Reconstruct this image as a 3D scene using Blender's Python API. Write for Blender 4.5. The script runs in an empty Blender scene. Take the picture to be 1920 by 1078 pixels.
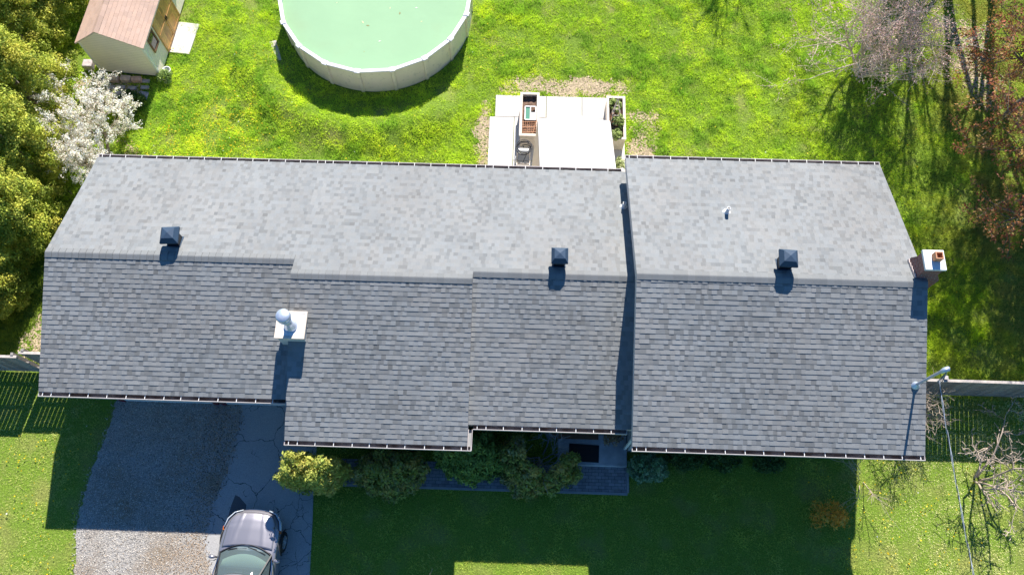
import bpy, math, random
import numpy as np
from mathutils import Vector, Matrix
R = math.radians
sc = bpy.context.scene

# ---------------------------------------------------------------- camera
cam = bpy.data.cameras.new('camera'); camo = bpy.data.objects.new('camera', cam)
sc.collection.objects.link(camo)
def rx(a): return Matrix.Rotation(a, 3, 'X')
def rz(a): return Matrix.Rotation(a, 3, 'Z')
M = rz(0.030334) @ rx(0.367567) @ rz(0.0014)
camo.matrix_world = Matrix.Translation((-0.169, 0.204, 26.295)) @ M.to_4x4()
cam.sensor_width = 36; cam.lens = 36 * 1496.07 / 1920
cam.clip_start = 0.5; cam.clip_end = 1000
sc.camera = camo

# ---------------------------------------------------------------- light
SUN_EL = math.atan(0.81); SUN_AZ = math.atan(0.15)      # azimuth measured from +Y towards +X
w = bpy.data.worlds.new('World'); sc.world = w; w.use_nodes = True
nt = w.node_tree
sky = nt.nodes.new('ShaderNodeTexSky'); sky.sky_type = 'NISHITA'; sky.sun_disc = False
sky.sun_elevation = SUN_EL; sky.sun_rotation = SUN_AZ
sky.ozone_density = 8; sky.air_density = 1.0; sky.dust_density = 0.1
wb = nt.nodes.new('ShaderNodeMix'); wb.data_type = 'RGBA'; wb.blend_type = 'MULTIPLY'; wb.inputs[0].default_value = 1; wb.inputs[7].default_value = (.62, .96, 1.12, 1)
nt.links.new(sky.outputs[0], wb.inputs[6]); nt.links.new(wb.outputs[2], nt.nodes['Background'].inputs[0])
nt.nodes['Background'].inputs[1].default_value = 0.072
sd = bpy.data.lights.new('sun', 'SUN'); sd.energy = 5.0; sd.angle = R(0.5); sd.color = (1.0, 0.955, 0.89)
so = bpy.data.objects.new('sun', sd); sc.collection.objects.link(so)
sdir = Vector((math.sin(SUN_AZ) * math.cos(SUN_EL), math.cos(SUN_AZ) * math.cos(SUN_EL), math.sin(SUN_EL)))
so.rotation_euler = sdir.to_track_quat('Z', 'Y').to_euler(); so.location = (10, 60, 60)
vs = sc.view_settings; vs.view_transform = 'Standard'; vs.look = 'None'; vs.gamma = 1; vs.exposure = 1.0
vs.use_curve_mapping = False
sc.cycles.max_bounces = 8; sc.cycles.diffuse_bounces = 4; sc.cycles.transparent_max_bounces = 8

rng = np.random.default_rng(7); rnd = random.Random(5)

# ---------------------------------------------------------------- helpers
def tag(o, label=None, cat=None, group=None, kind=None):
    if label: o['label'] = label
    if cat: o['category'] = cat
    if group: o['group'] = group
    if kind: o['kind'] = kind
    return o
def empty(name, loc=(0, 0, 0), label=None, cat=None, group=None, rz=0):
    o = bpy.data.objects.new(name, None); sc.collection.objects.link(o)
    o.location = loc; o.rotation_euler = (0, 0, rz); o.empty_display_size = .2
    return tag(o, label, cat, group)
def link(name, me, parent=None):
    o = bpy.data.objects.new(name, me); sc.collection.objects.link(o)
    if parent: o.parent = parent
    return o
def copy_tree(o, parent=None):
    c = o.copy(); sc.collection.objects.link(c)
    if parent: c.parent = parent
    for ch in list(o.children): copy_tree(ch, c)
    return c

class MB:
    """collects geometry for ONE mesh; per-face material index and colour"""
    def __init__(s): s.v = []; s.f = []; s.m = []; s.c = []; s.sm = []
    def face(s, pts, m=0, c=(1, 1, 1), smooth=False):
        n = len(s.v); s.v += [tuple(p) for p in pts]; s.f.append(tuple(range(n, n + len(pts))))
        s.m.append(m); s.c.append(c); s.sm.append(smooth)
    def faces(s, vs_, fs, m=0, c=(1, 1, 1), smooth=False):
        n = len(s.v); s.v += [tuple(p) for p in vs_]
        for f in fs: s.f.append(tuple(n + i for i in f)); s.m.append(m); s.c.append(c); s.sm.append(smooth)
    def box(s, x0, x1, y0, y1, z0, z1, m=0, c=(1, 1, 1), rot=0, piv=None):
        P = [(x, y, z) for z in (z0, z1) for y in (y0, y1) for x in (x0, x1)]
        if rot:
            cx, cy = piv or ((x0 + x1) / 2, (y0 + y1) / 2); co, si = math.cos(rot), math.sin(rot)
            P = [(cx + (x - cx) * co - (y - cy) * si, cy + (x - cx) * si + (y - cy) * co, z) for x, y, z in P]
        s.faces(P, [(0, 2, 3, 1), (4, 5, 7, 6), (0, 1, 5, 4), (2, 6, 7, 3), (0, 4, 6, 2), (1, 3, 7, 5)], m, c)
    def bar(s, a, b, w_=.03, h_=None, m=0, c=(1, 1, 1)):
        a = Vector(a); b = Vector(b); d = (b - a).normalized(); h_ = h_ or w_
        u = d.cross(Vector((0, 0, 1)))
        if u.length < .01: u = Vector((1, 0, 0))
        u.normalize(); v = u.cross(d).normalized()
        P = [p + u * (sx * w_ / 2) + v * (sy * h_ / 2) for p in (a, b) for sx, sy in ((-1, -1), (1, -1), (1, 1), (-1, 1))]
        s.faces(P, [(0, 1, 2, 3), (4, 7, 6, 5), (0, 4, 5, 1), (1, 5, 6, 2), (2, 6, 7, 3), (3, 7, 4, 0)], m, c)
    def tube(s, pts, rad, n=8, m=0, c=(1, 1, 1), cap=True):
        pts = [Vector(p) for p in pts]
        if not hasattr(rad, '__len__'): rad = [rad] * len(pts)
        rings = []; pu = None
        for i, p in enumerate(pts):
            d = (pts[min(i + 1, len(pts) - 1)] - pts[max(i - 1, 0)])
            d = d.normalized() if d.length > 1e-9 else Vector((0, 0, 1))
            if pu is None:
                u = d.cross(Vector((0, 0, 1)));  u = Vector((1, 0, 0)) if u.length < .05 else u
            else: u = pu - d * pu.dot(d)
            u.normalize(); pu = u; v = d.cross(u)
            rings.append([p + (u * math.cos(t) + v * math.sin(t)) * rad[i] for t in [2 * math.pi * k / n for k in range(n)]])
        V = [q for r in rings for q in r]; F = []
        for i in range(len(pts) - 1):
            for k in range(n):
                F.append((i * n + k, i * n + (k + 1) % n, (i + 1) * n + (k + 1) % n, (i + 1) * n + k))
        s.faces(V, F, m, c, n > 4)
        if cap:
            s.face(rings[0][::-1], m, c); s.face(rings[-1], m, c)
    def lathe(s, prof, cx=0, cy=0, n=16, m=0, c=(1, 1, 1), ox=0, oy=0):
        V = []; F = []
        for (r, z) in prof:
            for k in range(n):
                t = 2 * math.pi * k / n; V.append((cx + r * math.cos(t), cy + r * math.sin(t), z))
        for i in range(len(prof) - 1):
            for k in range(n): F.append((i * n + k, i * n + (k + 1) % n, (i + 1) * n + (k + 1) % n, (i + 1) * n + k))
        s.faces(V, F, m, c, True)
    def build(s, name, mats, parent=None, bevel=0, loc=None):
        me = bpy.data.meshes.new(name); me.from_pydata(s.v, [], s.f)
        for m in (mats if isinstance(mats, (list, tuple)) else [mats]): me.materials.append(m)
        me.polygons.foreach_set('material_index', s.m); me.polygons.foreach_set('use_smooth', s.sm)
        a = me.attributes.new('Col', 'FLOAT_COLOR', 'CORNER')
        arr = []
        for f, c in zip(s.f, s.c): arr += [c[0], c[1], c[2], 1.0] * len(f)
        a.data.foreach_set('color', arr); me.update()
        o = link(name, me, parent)
        if bevel:
            b = o.modifiers.new('bevel', 'BEVEL'); b.width = bevel; b.segments = 2; b.limit_method = 'ANGLE'
        return o

def np_mesh(name, V, k, mats, C=None, parent=None, mi=None, smooth=False):
    """V: (n*k,3) unshared polygons of k corners; C: (n,3) colour per polygon"""
    V = np.ascontiguousarray(V, dtype=np.float32).reshape(-1, 3); n = len(V) // k
    me = bpy.data.meshes.new(name)
    me.vertices.add(len(V)); me.vertices.foreach_set('co', V.ravel())
    me.loops.add(len(V)); me.loops.foreach_set('vertex_index', np.arange(len(V), dtype=np.int32))
    me.polygons.add(n); me.polygons.foreach_set('loop_start', np.arange(0, n * k, k, dtype=np.int32))
    me.polygons.foreach_set('loop_total', np.full(n, k, dtype=np.int32))
    for m in (mats if isinstance(mats, (list, tuple)) else [mats]): me.materials.append(m)
    if mi is not None: me.polygons.foreach_set('material_index', mi.astype(np.int32))
    me.update(calc_edges=True)
    if C is not None:
        a = me.attributes.new('Col', 'FLOAT_COLOR', 'CORNER')
        C4 = np.concatenate([C, np.ones((n, 1))], 1).repeat(k, 0).astype(np.float32)
        a.data.foreach_set('color', C4.ravel())
    return link(name, me, parent)

def mat(name, col, rough=.8, metal=0, n1=(0, 0), bump=0, bscale=40, attr=False, trans=0, spec=.3, col2=None, n2=None, coat=0):
    """procedural material: base colour, noise mottling n1=(scale, amount), optional second colour by noise n2=(scale, thresh, soft)"""
    m = bpy.data.materials.new(name); m.use_nodes = True; t = m.node_tree; N = t.nodes; L = t.links
    b = N['Principled BSDF']; b.inputs['Roughness'].default_value = rough; b.inputs['Metallic'].default_value = metal
    b.inputs['Specular IOR Level'].default_value = spec
    if coat: b.inputs['Coat Weight'].default_value = coat; b.inputs['Coat Roughness'].default_value = .05
    geo = N.new('ShaderNodeNewGeometry'); rgb = N.new('ShaderNodeRGB'); rgb.outputs[0].default_value = (*col, 1)
    cur = rgb.outputs[0]
    def noise(scale, detail=4):
        n = N.new('ShaderNodeTexNoise'); n.inputs['Scale'].default_value = scale; n.inputs['Detail'].default_value = detail
        L.new(geo.outputs['Position'], n.inputs['Vector']); return n.outputs['Fac']
    def mix(a, bb, fac, mode='MIX'):
        x = N.new('ShaderNodeMix'); x.data_type = 'RGBA'; x.blend_type = mode
        if isinstance(fac, float): x.inputs[0].default_value = fac
        else: L.new(fac, x.inputs[0])
        L.new(a, x.inputs[6])
        if isinstance(bb, tuple): x.inputs[7].default_value = (*bb, 1)
        else: L.new(bb, x.inputs[7])
        return x.outputs[2]
    if col2 and n2:
        r = N.new('ShaderNodeMapRange'); r.inputs[1].default_value = n2[1] - n2[2]; r.inputs[2].default_value = n2[1] + n2[2]
        L.new(noise(n2[0]), r.inputs[0]); cur = mix(cur, col2, r.outputs[0])
    if attr:
        at = N.new('ShaderNodeAttribute'); at.attribute_name = 'Col'; cur = mix(cur, at.outputs['Color'], 1.0, 'MULTIPLY')
    if n1[1]:
        r = N.new('ShaderNodeMapRange'); r.inputs[1].default_value = .25; r.inputs[2].default_value = .75
        r.inputs[3].default_value = 1 - n1[1]; r.inputs[4].default_value = 1 + n1[1]
        L.new(noise(n1[0], 5), r.inputs[0]); cm = N.new('ShaderNodeCombineColor')
        for i in range(3): L.new(r.outputs[0], cm.inputs[i])
        cur = mix(cur, cm.outputs[0], 1.0, 'MULTIPLY')
    L.new(cur, b.inputs['Base Color'])
    if bump:
        bp = N.new('ShaderNodeBump'); bp.inputs['Strength'].default_value = 1; bp.inputs['Distance'].default_value = bump
        L.new(noise(bscale, 3), bp.inputs['Height']); L.new(bp.outputs[0], b.inputs['Normal'])
    if trans:
        tr = N.new('ShaderNodeBsdfTranslucent'); L.new(cur, tr.inputs['Color'])
        ms = N.new('ShaderNodeMixShader'); ms.inputs[0].default_value = trans
        L.new(b.outputs[0], ms.inputs[1]); L.new(tr.outputs[0], ms.inputs[2])
        L.new(ms.outputs[0], N['Material Output'].inputs['Surface'])
    m['cur'] = 1
    return m

# ---------------------------------------------------------------- materials
m_shingle = mat('shingle', (.226, .232, .230), .95, attr=True, n1=(130, .22), bump=.004, bscale=160, col2=(.230, .229, .222), n2=(.45, .56, .12))
m_redshingle = mat('red_shingle', (.50, .345, .265), .95, attr=True, n1=(110, .2), bump=.003, bscale=150)
m_trim = mat('trim', (.50, .45, .43), .5, n1=(9, .08))
m_white = mat('white_paint', (.78, .76, .72), .5, n1=(5, .06))
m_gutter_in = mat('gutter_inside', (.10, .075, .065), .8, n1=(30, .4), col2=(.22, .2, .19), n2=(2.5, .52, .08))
m_soffit = mat('soffit', (.5, .48, .45), .7)
m_brick = None
m_red = mat('dark_red_paint', (.16, .02, .03), .5)
m_blue_dark = mat('black_metal', (.030, .058, .10), .65, n1=(40, .2), spec=.3)
m_steel = mat('galvanised', (.50, .56, .66), .4, metal=.55, n1=(12, .12))
m_clay = mat('clay', (.50, .24, .13), .85, n1=(30, .15))
m_conc = mat('concrete', (.60, .565, .52), .9, n1=(2.2, .09), bump=.003, bscale=60, col2=(.50, .46, .41), n2=(.8, .64, .08))
m_conc_old = mat('old_concrete', (.27, .27, .27), .9, n1=(3, .16), bump=.003, bscale=60)
m_cap = mat('chimney_cap', (.74, .73, .71), .8, n1=(20, .06))
m_pool = mat('pool_wall', (.76, .68, .59), .55, n1=(3, .05), col2=(.62, .56, .50), n2=(6, .62, .06))
m_poolrail = mat('pool_rail', (.86, .83, .80), .45, n1=(6, .05))
m_liner = mat('pool_liner', (.12, .42, .45), .5)
m_black = mat('black_rubber', (.012, .012, .014), .7)
m_hose = mat('hose', (.03, .03, .035), .45)
m_wood = mat('varnished_wood', (.58, .32, .11), .5, attr=True, n1=(9, .25), bump=.002, bscale=60)
m_wood_d = mat('brown_frame', (.17, .085, .045), .6, n1=(14, .2))
m_fence = mat('weathered_wood', (.27, .245, .225), .9, attr=True, n1=(8, .25), bump=.003, bscale=50)
m_planter = mat('planter_wood', (.66, .56, .46), .8, n1=(8, .12))
m_soil = mat('soil', (.16, .10, .07), .95, n1=(14, .5), bump=.03, bscale=18)
m_stone = mat('stone', (.46, .41, .39), .9, attr=True, n1=(7, .28), bump=.01, bscale=25)
m_bark = mat('bark', (.20, .165, .14), .9, n1=(14, .35), bump=.008, bscale=40)
m_bark_pale = mat('pale_bark', (.42, .335, .265), .85, n1=(16, .2), bump=.004, bscale=60)
m_bark_mauve = mat('mauve_bark', (.56, .46, .36), .85, n1=(16, .25))
m_leaf = mat('leaf', (1, 1, 1), .6, attr=True, trans=.35, spec=.25)
m_needle = mat('cedar_leaf', (1, 1, 1), .65, attr=True, trans=.25, spec=.2)
m_petal = mat('petal', (1, 1, 1), .6, attr=True, trans=.45)
m_grass = mat('grass_blade', (1, 1, 1), .7, attr=True, trans=.3, spec=.1)
m_canvas = mat('canvas', (.80, .78, .74), .8, n1=(3, .04), trans=.12)
m_cushion = mat('seat_fabric', (.42, .38, .30), .8)
m_dash = mat('dashboard', (.16, .22, .17), .6)
m_tyre = mat('tyre', (.018, .018, .02), .8)
m_alloy = mat('alloy', (.55, .57, .60), .3, metal=.8)
m_carpaint = mat('car_paint', (.30, .285, .31), .36, metal=.6, coat=1.0, spec=.5)
m_chrome = mat('chrome', (.7, .7, .72), .12, metal=1)
m_plastic = mat('black_plastic', (.02, .02, .022), .45)
m_lamp = mat('headlight_lens', (.45, .50, .55), .08, spec=.8, coat=1)
m_amber = mat('amber_lens', (.5, .12, .02), .2)
m_cable = mat('cable', (.36, .40, .46), .5, n1=(9, .35))

def glass(name, tint, rough=.02, mixf=.24):
    m = bpy.data.materials.new(name); m.use_nodes = True; t = m.node_tree; N = t.nodes
    b = N['Principled BSDF']; b.inputs['Base Color'].default_value = (*tint, 1); b.inputs['Roughness'].default_value = rough
    b.inputs['Specular IOR Level'].default_value = .9
    tr = N.new('ShaderNodeBsdfTransparent'); tr.inputs[0].default_value = (.90, .96, .93, 1)
    ms = N.new('ShaderNodeMixShader'); ms.inputs[0].default_value = mixf
    t.links.new(tr.outputs[0], ms.inputs[1]); t.links.new(b.outputs[0], ms.inputs[2])
    t.links.new(ms.outputs[0], N['Material Output'].inputs['Surface']); return m
m_glass = glass('windscreen_glass', (.30, .40, .41))
m_pane = mat('window_pane', (.05, .055, .045), .06, spec=.9)

def m_brick_f():
    m = bpy.data.materials.new('red_brick'); m.use_nodes = True; t = m.node_tree; N = t.nodes; L = t.links
    b = N['Principled BSDF']; b.inputs['Roughness'].default_value = .9
    geo = N.new('ShaderNodeNewGeometry'); sp = N.new('ShaderNodeSeparateXYZ'); L.new(geo.outputs['Position'], sp.inputs[0])
    ad = N.new('ShaderNodeMath'); L.new(sp.outputs[0], ad.inputs[0]); L.new(sp.outputs[1], ad.inputs[1])
    cb = N.new('ShaderNodeCombineXYZ'); L.new(ad.outputs[0], cb.inputs[0]); L.new(sp.outputs[2], cb.inputs[1])
    br = N.new('ShaderNodeTexBrick'); L.new(cb.outputs[0], br.inputs['Vector']); br.inputs['Scale'].default_value = 1
    br.inputs['Brick Width'].default_value = .2; br.inputs['Row Height'].default_value = .068; br.inputs['Mortar Size'].default_value = .006
    br.inputs['Color1'].default_value = (.30, .10, .075, 1); br.inputs['Color2'].default_value = (.19, .075, .065, 1)
    br.inputs['Mortar'].default_value = (.34, .28, .26, 1)
    L.new(br.outputs['Color'], b.inputs['Base Color'])
    bp = N.new('ShaderNodeBump'); bp.inputs['Distance'].default_value = .006; bp.invert = True
    L.new(br.outputs['Fac'], bp.inputs['Height']); L.new(bp.outputs[0], b.inputs['Normal']); return m
m_brick = m_brick_f()

def m_siding_f(name, col, step):
    m = bpy.data.materials.new(name); m.use_nodes = True; t = m.node_tree; N = t.nodes; L = t.links
    b = N['Principled BSDF']; b.inputs['Roughness'].default_value = .6; b.inputs['Base Color'].default_value = (*col, 1)
    geo = N.new('ShaderNodeNewGeometry'); sp = N.new('ShaderNodeSeparateXYZ'); L.new(geo.outputs['Position'], sp.inputs[0])
    mu = N.new('ShaderNodeMath'); mu.operation = 'MULTIPLY'; mu.inputs[1].default_value = 1 / step; L.new(sp.outputs[2], mu.inputs[0])
    fr = N.new('ShaderNodeMath'); fr.operation = 'FRACT'; L.new(mu.outputs[0], fr.inputs[0])
    iv = N.new('ShaderNodeMath'); iv.operation = 'SUBTRACT'; iv.inputs[0].default_value = 1; L.new(fr.outputs[0], iv.inputs[1])
    bp = N.new('ShaderNodeBump'); bp.inputs['Distance'].default_value = .02; L.new(iv.outputs[0], bp.inputs['Height'])
    L.new(bp.outputs[0], b.inputs['Normal'])
    # a dark lap line under each board
    lt = N.new('ShaderNodeMath'); lt.operation = 'LESS_THAN'; lt.inputs[1].default_value = .1; L.new(fr.outputs[0], lt.inputs[0])
    nz = N.new('ShaderNodeTexNoise'); nz.inputs['Scale'].default_value = 3; L.new(geo.outputs['Position'], nz.inputs['Vector'])
    mx = N.new('ShaderNodeMix'); mx.data_type = 'RGBA'; mx.inputs[6].default_value = (*col, 1)
    mx.inputs[7].default_value = (col[0] * .72, col[1] * .72, col[2] * .7, 1); L.new(lt.outputs[0], mx.inputs[0])
    m2 = N.new('ShaderNodeMix'); m2.data_type = 'RGBA'; m2.blend_type = 'MULTIPLY'; m2.inputs[0].default_value = .12
    L.new(mx.outputs[2], m2.inputs[6]); L.new(nz.outputs['Fac'], m2.inputs[7]); L.new(m2.outputs[2], b.inputs['Base Color'])
    return m
m_siding = m_siding_f('cream_siding', (.97, .85, .68), .105)
m_wall = m_siding_f('house_siding', (.50, .48, .45), .12)

# ---------------------------------------------------------------- value noise
def vnoise(x, y, s, seed=0):
    g = np.random.default_rng(seed).random((128, 128)); X = x / s + 64.3 + seed * 7.1; Y = y / s + 64.7 + seed * 3.3
    i = np.floor(X).astype(int); j = np.floor(Y).astype(int); fx = X - i; fy = Y - j
    fx = fx * fx * (3 - 2 * fx); fy = fy * fy * (3 - 2 * fy)
    a = g[i % 128, j % 128]; b = g[(i + 1) % 128, j % 128]; c = g[i % 128, (j + 1) % 128]; d = g[(i + 1) % 128, (j + 1) % 128]
    return (a * (1 - fx) + b * fx) * (1 - fy) + (c * (1 - fx) + d * fx) * fy
def fnoise(x, y, s, seed=0): return (vnoise(x, y, s, seed) * .55 + vnoise(x, y, s / 2.1, seed + 1) * .3 + vnoise(x, y, s / 4.3, seed + 2) * .15)

POOL = (-6.2, 22.03, 3.80)
def gh(x, y):
    x = np.asarray(x, float); y = np.asarray(y, float)
    dx = x - POOL[0]; dy = y - POOL[1]; r = np.hypot(dx, dy)
    side = np.clip((-dy) / np.maximum(r, .1) * 1.6 + .35, 0, 1)
    b = .40 * np.exp(-((r - 5.55) / .80) ** 2) * side * np.clip((y - 14.2) / 1.5, 0, 1)
    b = np.where(r < 3.9, 0, b) * np.clip((-2.4 - x) / 1.0, 0, 1)
    und = (fnoise(x, y, 2.5, 11) - .5) * .10 * np.clip((y - 14.2) / 1.0, 0, 1) * np.clip((r - 4) / 1, 0, 1)
    und = und * np.clip((np.abs(x - 1) - 3.2) / 1 + np.clip(y - 18.8, 0, 1), 0, 1) * np.clip((x + 12.2) / 1.2, 0, 1)
    return b + und

def inpoly(x, y, P):
    ins = np.zeros(np.shape(x), bool); n = len(P)
    for i in range(n):
        x0, y0 = P[i]; x1, y1 = P[(i + 1) % n]
        if y0 == y1: continue
        c = ((y0 > y) != (y1 > y)) & (x < (x1 - x0) * (y - y0) / (y1 - y0) + x0); ins ^= c
    return ins

GRAVEL0 = [(-13.55, 6.2), (-13.62, 5.0), (-13.95, 3.2), (-14.0, 1.9), (-13.75, .4), (-13.6, -6), (-9.3, -6), (-9.5, .4), (-9.92, 1.5), (-9.8, 2.6), (-9.45, 3.9), (-9.35, 5.0), (-9.4, 6.2)]
_r = random.Random(3); GRAVEL = []
for _i in range(len(GRAVEL0)):
    _a, _b = GRAVEL0[_i], GRAVEL0[(_i + 1) % len(GRAVEL0)]
    for _k in range(14):
        _t = _k / 14; GRAVEL.append((_a[0] * (1 - _t) + _b[0] * _t + _r.uniform(-.05, .05), _a[1] * (1 - _t) + _b[1] * _t))
ASPHALT = [(-10.3, 6.2), (-10.6, 3), (-10.4, -6), (-6.45, -6), (-6.44, .6), (-6.55, 2.2), (-6.66, 3.4), (-6.7, 4.6), (-6.7, 6.2)]
WALK = [(-6.62, 3.38), (3.42, 3.38), (3.42, 4.17), (-6.62, 4.17)]
STOOP = [(1.2, 4.17), (3.42, 4.17), (3.42, 5.3), (1.2, 5.3)]
PATIO = [[(-1.55, 13.0), (3.6, 13.0), (3.6, 17.33), (-1.55, 17.33)], [(-1.35, 17.3), (3.3, 17.3), (3.3, 18.28), (-1.35, 18.28)]]
HOUSE = [(-14.1, 5.7), (-6.6, 5.7), (-6.6, 4.6), (-1.6, 4.6), (-1.6, 5.2), (3.4, 5.2), (3.4, 4.6), (10.85, 4.6), (10.85, 13.0), (-14.1, 13.0)]
SHED = [(-16.95, 18.75), (-14.5, 18.7), (-14.25, 22.4), (-16.7, 22.5)]

# ================================================================ SETTING
def lawn():
    xs = np.concatenate([[-250, -120, -60, -35], np.arange(-24, 24.01, .25), [35, 60, 120, 250]])
    ys = np.concatenate([[-250, -120, -60, -25, -10], np.arange(-6, 30.01, .25), [40, 60, 120, 250]])
    X, Y = np.meshgrid(xs, ys); Z = gh(X, Y) * ((np.abs(X) < 24) & (Y < 30) & (Y > -6))
    V = np.stack([X, Y, Z], -1).reshape(-1, 3); nx = len(xs)
    F = [(j * nx + i, j * nx + i + 1, (j + 1) * nx + i + 1, (j + 1) * nx + i) for j in range(len(ys) - 1) for i in range(nx - 1)]
    me = bpy.data.meshes.new('lawn'); me.from_pydata(V.tolist(), [], F); me.polygons.foreach_set('use_smooth', [True] * len(F))
    m = mat('lawn_ground', (.14, .22, .02), .95, n1=(22, .4), bump=.03, bscale=14, col2=(.20, .22, .05), n2=(.9, .60, .10))
    me.materials.append(m); me.update(); tag(link('lawn', me), kind='structure')
lawn()

# dirt patches round the patio, by the planters, bottom right of the front lawn and beside the garage
DIRT = [(-1.75, 16.3, .38, 1.3), (.7, 18.75, 1.5, .45), (2.6, 18.7, .9, .45), (4.3, 16.3, .62, 1.5), (4.3, 15.2, .9, .7), (12.3, 2.0, 1.2, 2.0), (13.6, 1.4, .9, 1.2), (-15.6, 2.4, .8, 1.6),
        (-15.3, 8.8, .6, 3.4), (-16.4, 8.0, .8, 1.0), (-16.6, 18.0, 1.1, .7), (17.2, 21.8, 1.3, 1.2), (17.6, 19.5, .8, 1.0), (-15.4, 14.2, 1.2, 1.6)]
def dirtmask(x, y):
    d = np.zeros(np.shape(x))
    for cx, cy, ax, ay in DIRT: d = np.maximum(d, 1.25 - np.hypot((x - cx) / ax, (y - cy) / ay))
    return np.clip((d + (fnoise(x, y, .7, 31) - .5) * 2.4) * 1.3, 0, 1)
def dirt_sheet():
    n = 60000; k = rng.integers(0, len(DIRT), n); D = np.array(DIRT)[k]; a = rng.random(n) * 6.283; r = np.sqrt(rng.random(n)) * 1.35
    x = D[:, 0] + D[:, 2] * r * np.cos(a); y = D[:, 1] + D[:, 3] * r * np.sin(a)
    keep = (dirtmask(x, y) * np.where(y < 7, .0, .45) > rng.random(n)) & ~inpoly(x, y, HOUSE) & ~inpoly(x, y, SHED) & (np.hypot(x - POOL[0], y - POOL[1]) > 3.85)
    for P in PATIO: keep &= ~inpoly(x, y, P)
    x = x[keep]; y = y[keep]; n = len(x); s = rng.uniform(.02, .05, n); th = rng.random(n) * 6.283; z = gh(x, y) + rng.uniform(.008, .02, n)
    V = []
    for q in range(5):
        t = th + q * 1.2566; rr = s * rng.uniform(.6, 1.2, n); V.append(np.stack([x + rr * np.cos(t), y + rr * np.sin(t), z], -1))
    C = np.array([.46, .36, .23]) * rng.uniform(.65, 1.2, (n, 1))
    tag(np_mesh('bare_earth', np.stack(V, 1), 5, mat('earth', (1, 1, 1), .95, attr=True), C), 'patches of sandy bare earth showing through the worn lawn', 'bare earth', kind='stuff')
dirt_sheet()

def sheet(name, P, z, m, th=0):
    mb = MB(); mb.face([(x, y, z) for x, y in P])
    if th:
        n = len(P)
        for i in range(n): a, b = P[i], P[(i + 1) % n]; mb.face([(a[0], a[1], z - th), (b[0], b[1], z - th), (b[0], b[1], z), (a[0], a[1], z)])
    return mb.build(name, m)

# asphalt with cracks
def m_asph():
    m = mat('asphalt', (.33, .325, .32), .9, n1=(45, .25), bump=.004, bscale=90, col2=(.40, .385, .365), n2=(.8, .5, .2))
    t = m.node_tree; N = t.nodes; L = t.links; b = N['Principled BSDF']; src = b.inputs['Base Color'].links[0].from_socket
    geo = N.new('ShaderNodeNewGeometry'); nz = N.new('ShaderNodeTexNoise'); nz.inputs['Scale'].default_value = 2.2; nz.inputs['Detail'].default_value = 6
    L.new(geo.outputs['Position'], nz.inputs['Vector'])
    va = N.new('ShaderNodeVectorMath'); va.operation = 'SCALE'; va.inputs['Scale'].default_value = .55; L.new(nz.outputs['Color'], va.inputs[0])
    vb = N.new('ShaderNodeVectorMath'); L.new(geo.outputs['Position'], vb.inputs[0]); L.new(va.outputs[0], vb.inputs[1])
    fac = None
    for s, wd in ((.75, .0085), (2.1, .005)):
        vo = N.new('ShaderNodeTexVoronoi'); vo.feature = 'DISTANCE_TO_EDGE'; vo.inputs['Scale'].default_value = s; L.new(vb.outputs[0], vo.inputs['Vector'])
        lt = N.new('ShaderNodeMath'); lt.operation = 'LESS_THAN'; lt.inputs[1].default_value = wd * s; L.new(vo.outputs['Distance'], lt.inputs[0])
        o = lt.outputs[0]
        if s > 1:
            nn = N.new('ShaderNodeTexNoise'); nn.inputs['Scale'].default_value = .7; L.new(geo.outputs['Position'], nn.inputs['Vector'])
            g = N.new('ShaderNodeMath'); g.operation = 'GREATER_THAN'; g.inputs[1].default_value = .54; L.new(nn.outputs['Fac'], g.inputs[0])
            mm = N.new('ShaderNodeMath'); mm.operation = 'MULTIPLY'; L.new(o, mm.inputs[0]); L.new(g.outputs[0], mm.inputs[1]); o = mm.outputs[0]
        if fac is None: fac = o
        else:
            mx = N.new('ShaderNodeMath'); mx.operation = 'MAXIMUM'; L.new(fac, mx.inputs[0]); L.new(o, mx.inputs[1]); fac = mx.outputs[0]
    x = N.new('ShaderNodeMix'); x.data_type = 'RGBA'; L.new(fac, x.inputs[0]); L.new(src, x.inputs[6]); x.inputs[7].default_value = (.06, .06, .062, 1)
    L.new(x.outputs[2], b.inputs['Base Color']); return m
asp = sheet('asphalt_driveway', ASPHALT, .012, m_asph()); tag(asp, kind='structure')
mb = MB(); mb.face([(x, y, .017) for x, y in [(-9.12, 2.92), (-8.98, 2.86), (-8.72, 2.62), (-8.72, 2.2), (-9.25, 2.2), (-9.2, 2.6)]])
tag(mb.build('asphalt_patch', mat('tar_patch', (.10, .10, .105), .9, n1=(60, .3))), kind='structure')
m_gravel = mat('gravel', (.33, .31, .285), .95, n1=(48, .5), bump=.02, bscale=38, col2=(.24, .185, .13), n2=(.55, .56, .12))
gr = sheet('gravel_driveway', GRAVEL, .020, m_gravel); tag(gr, kind='structure')
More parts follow.
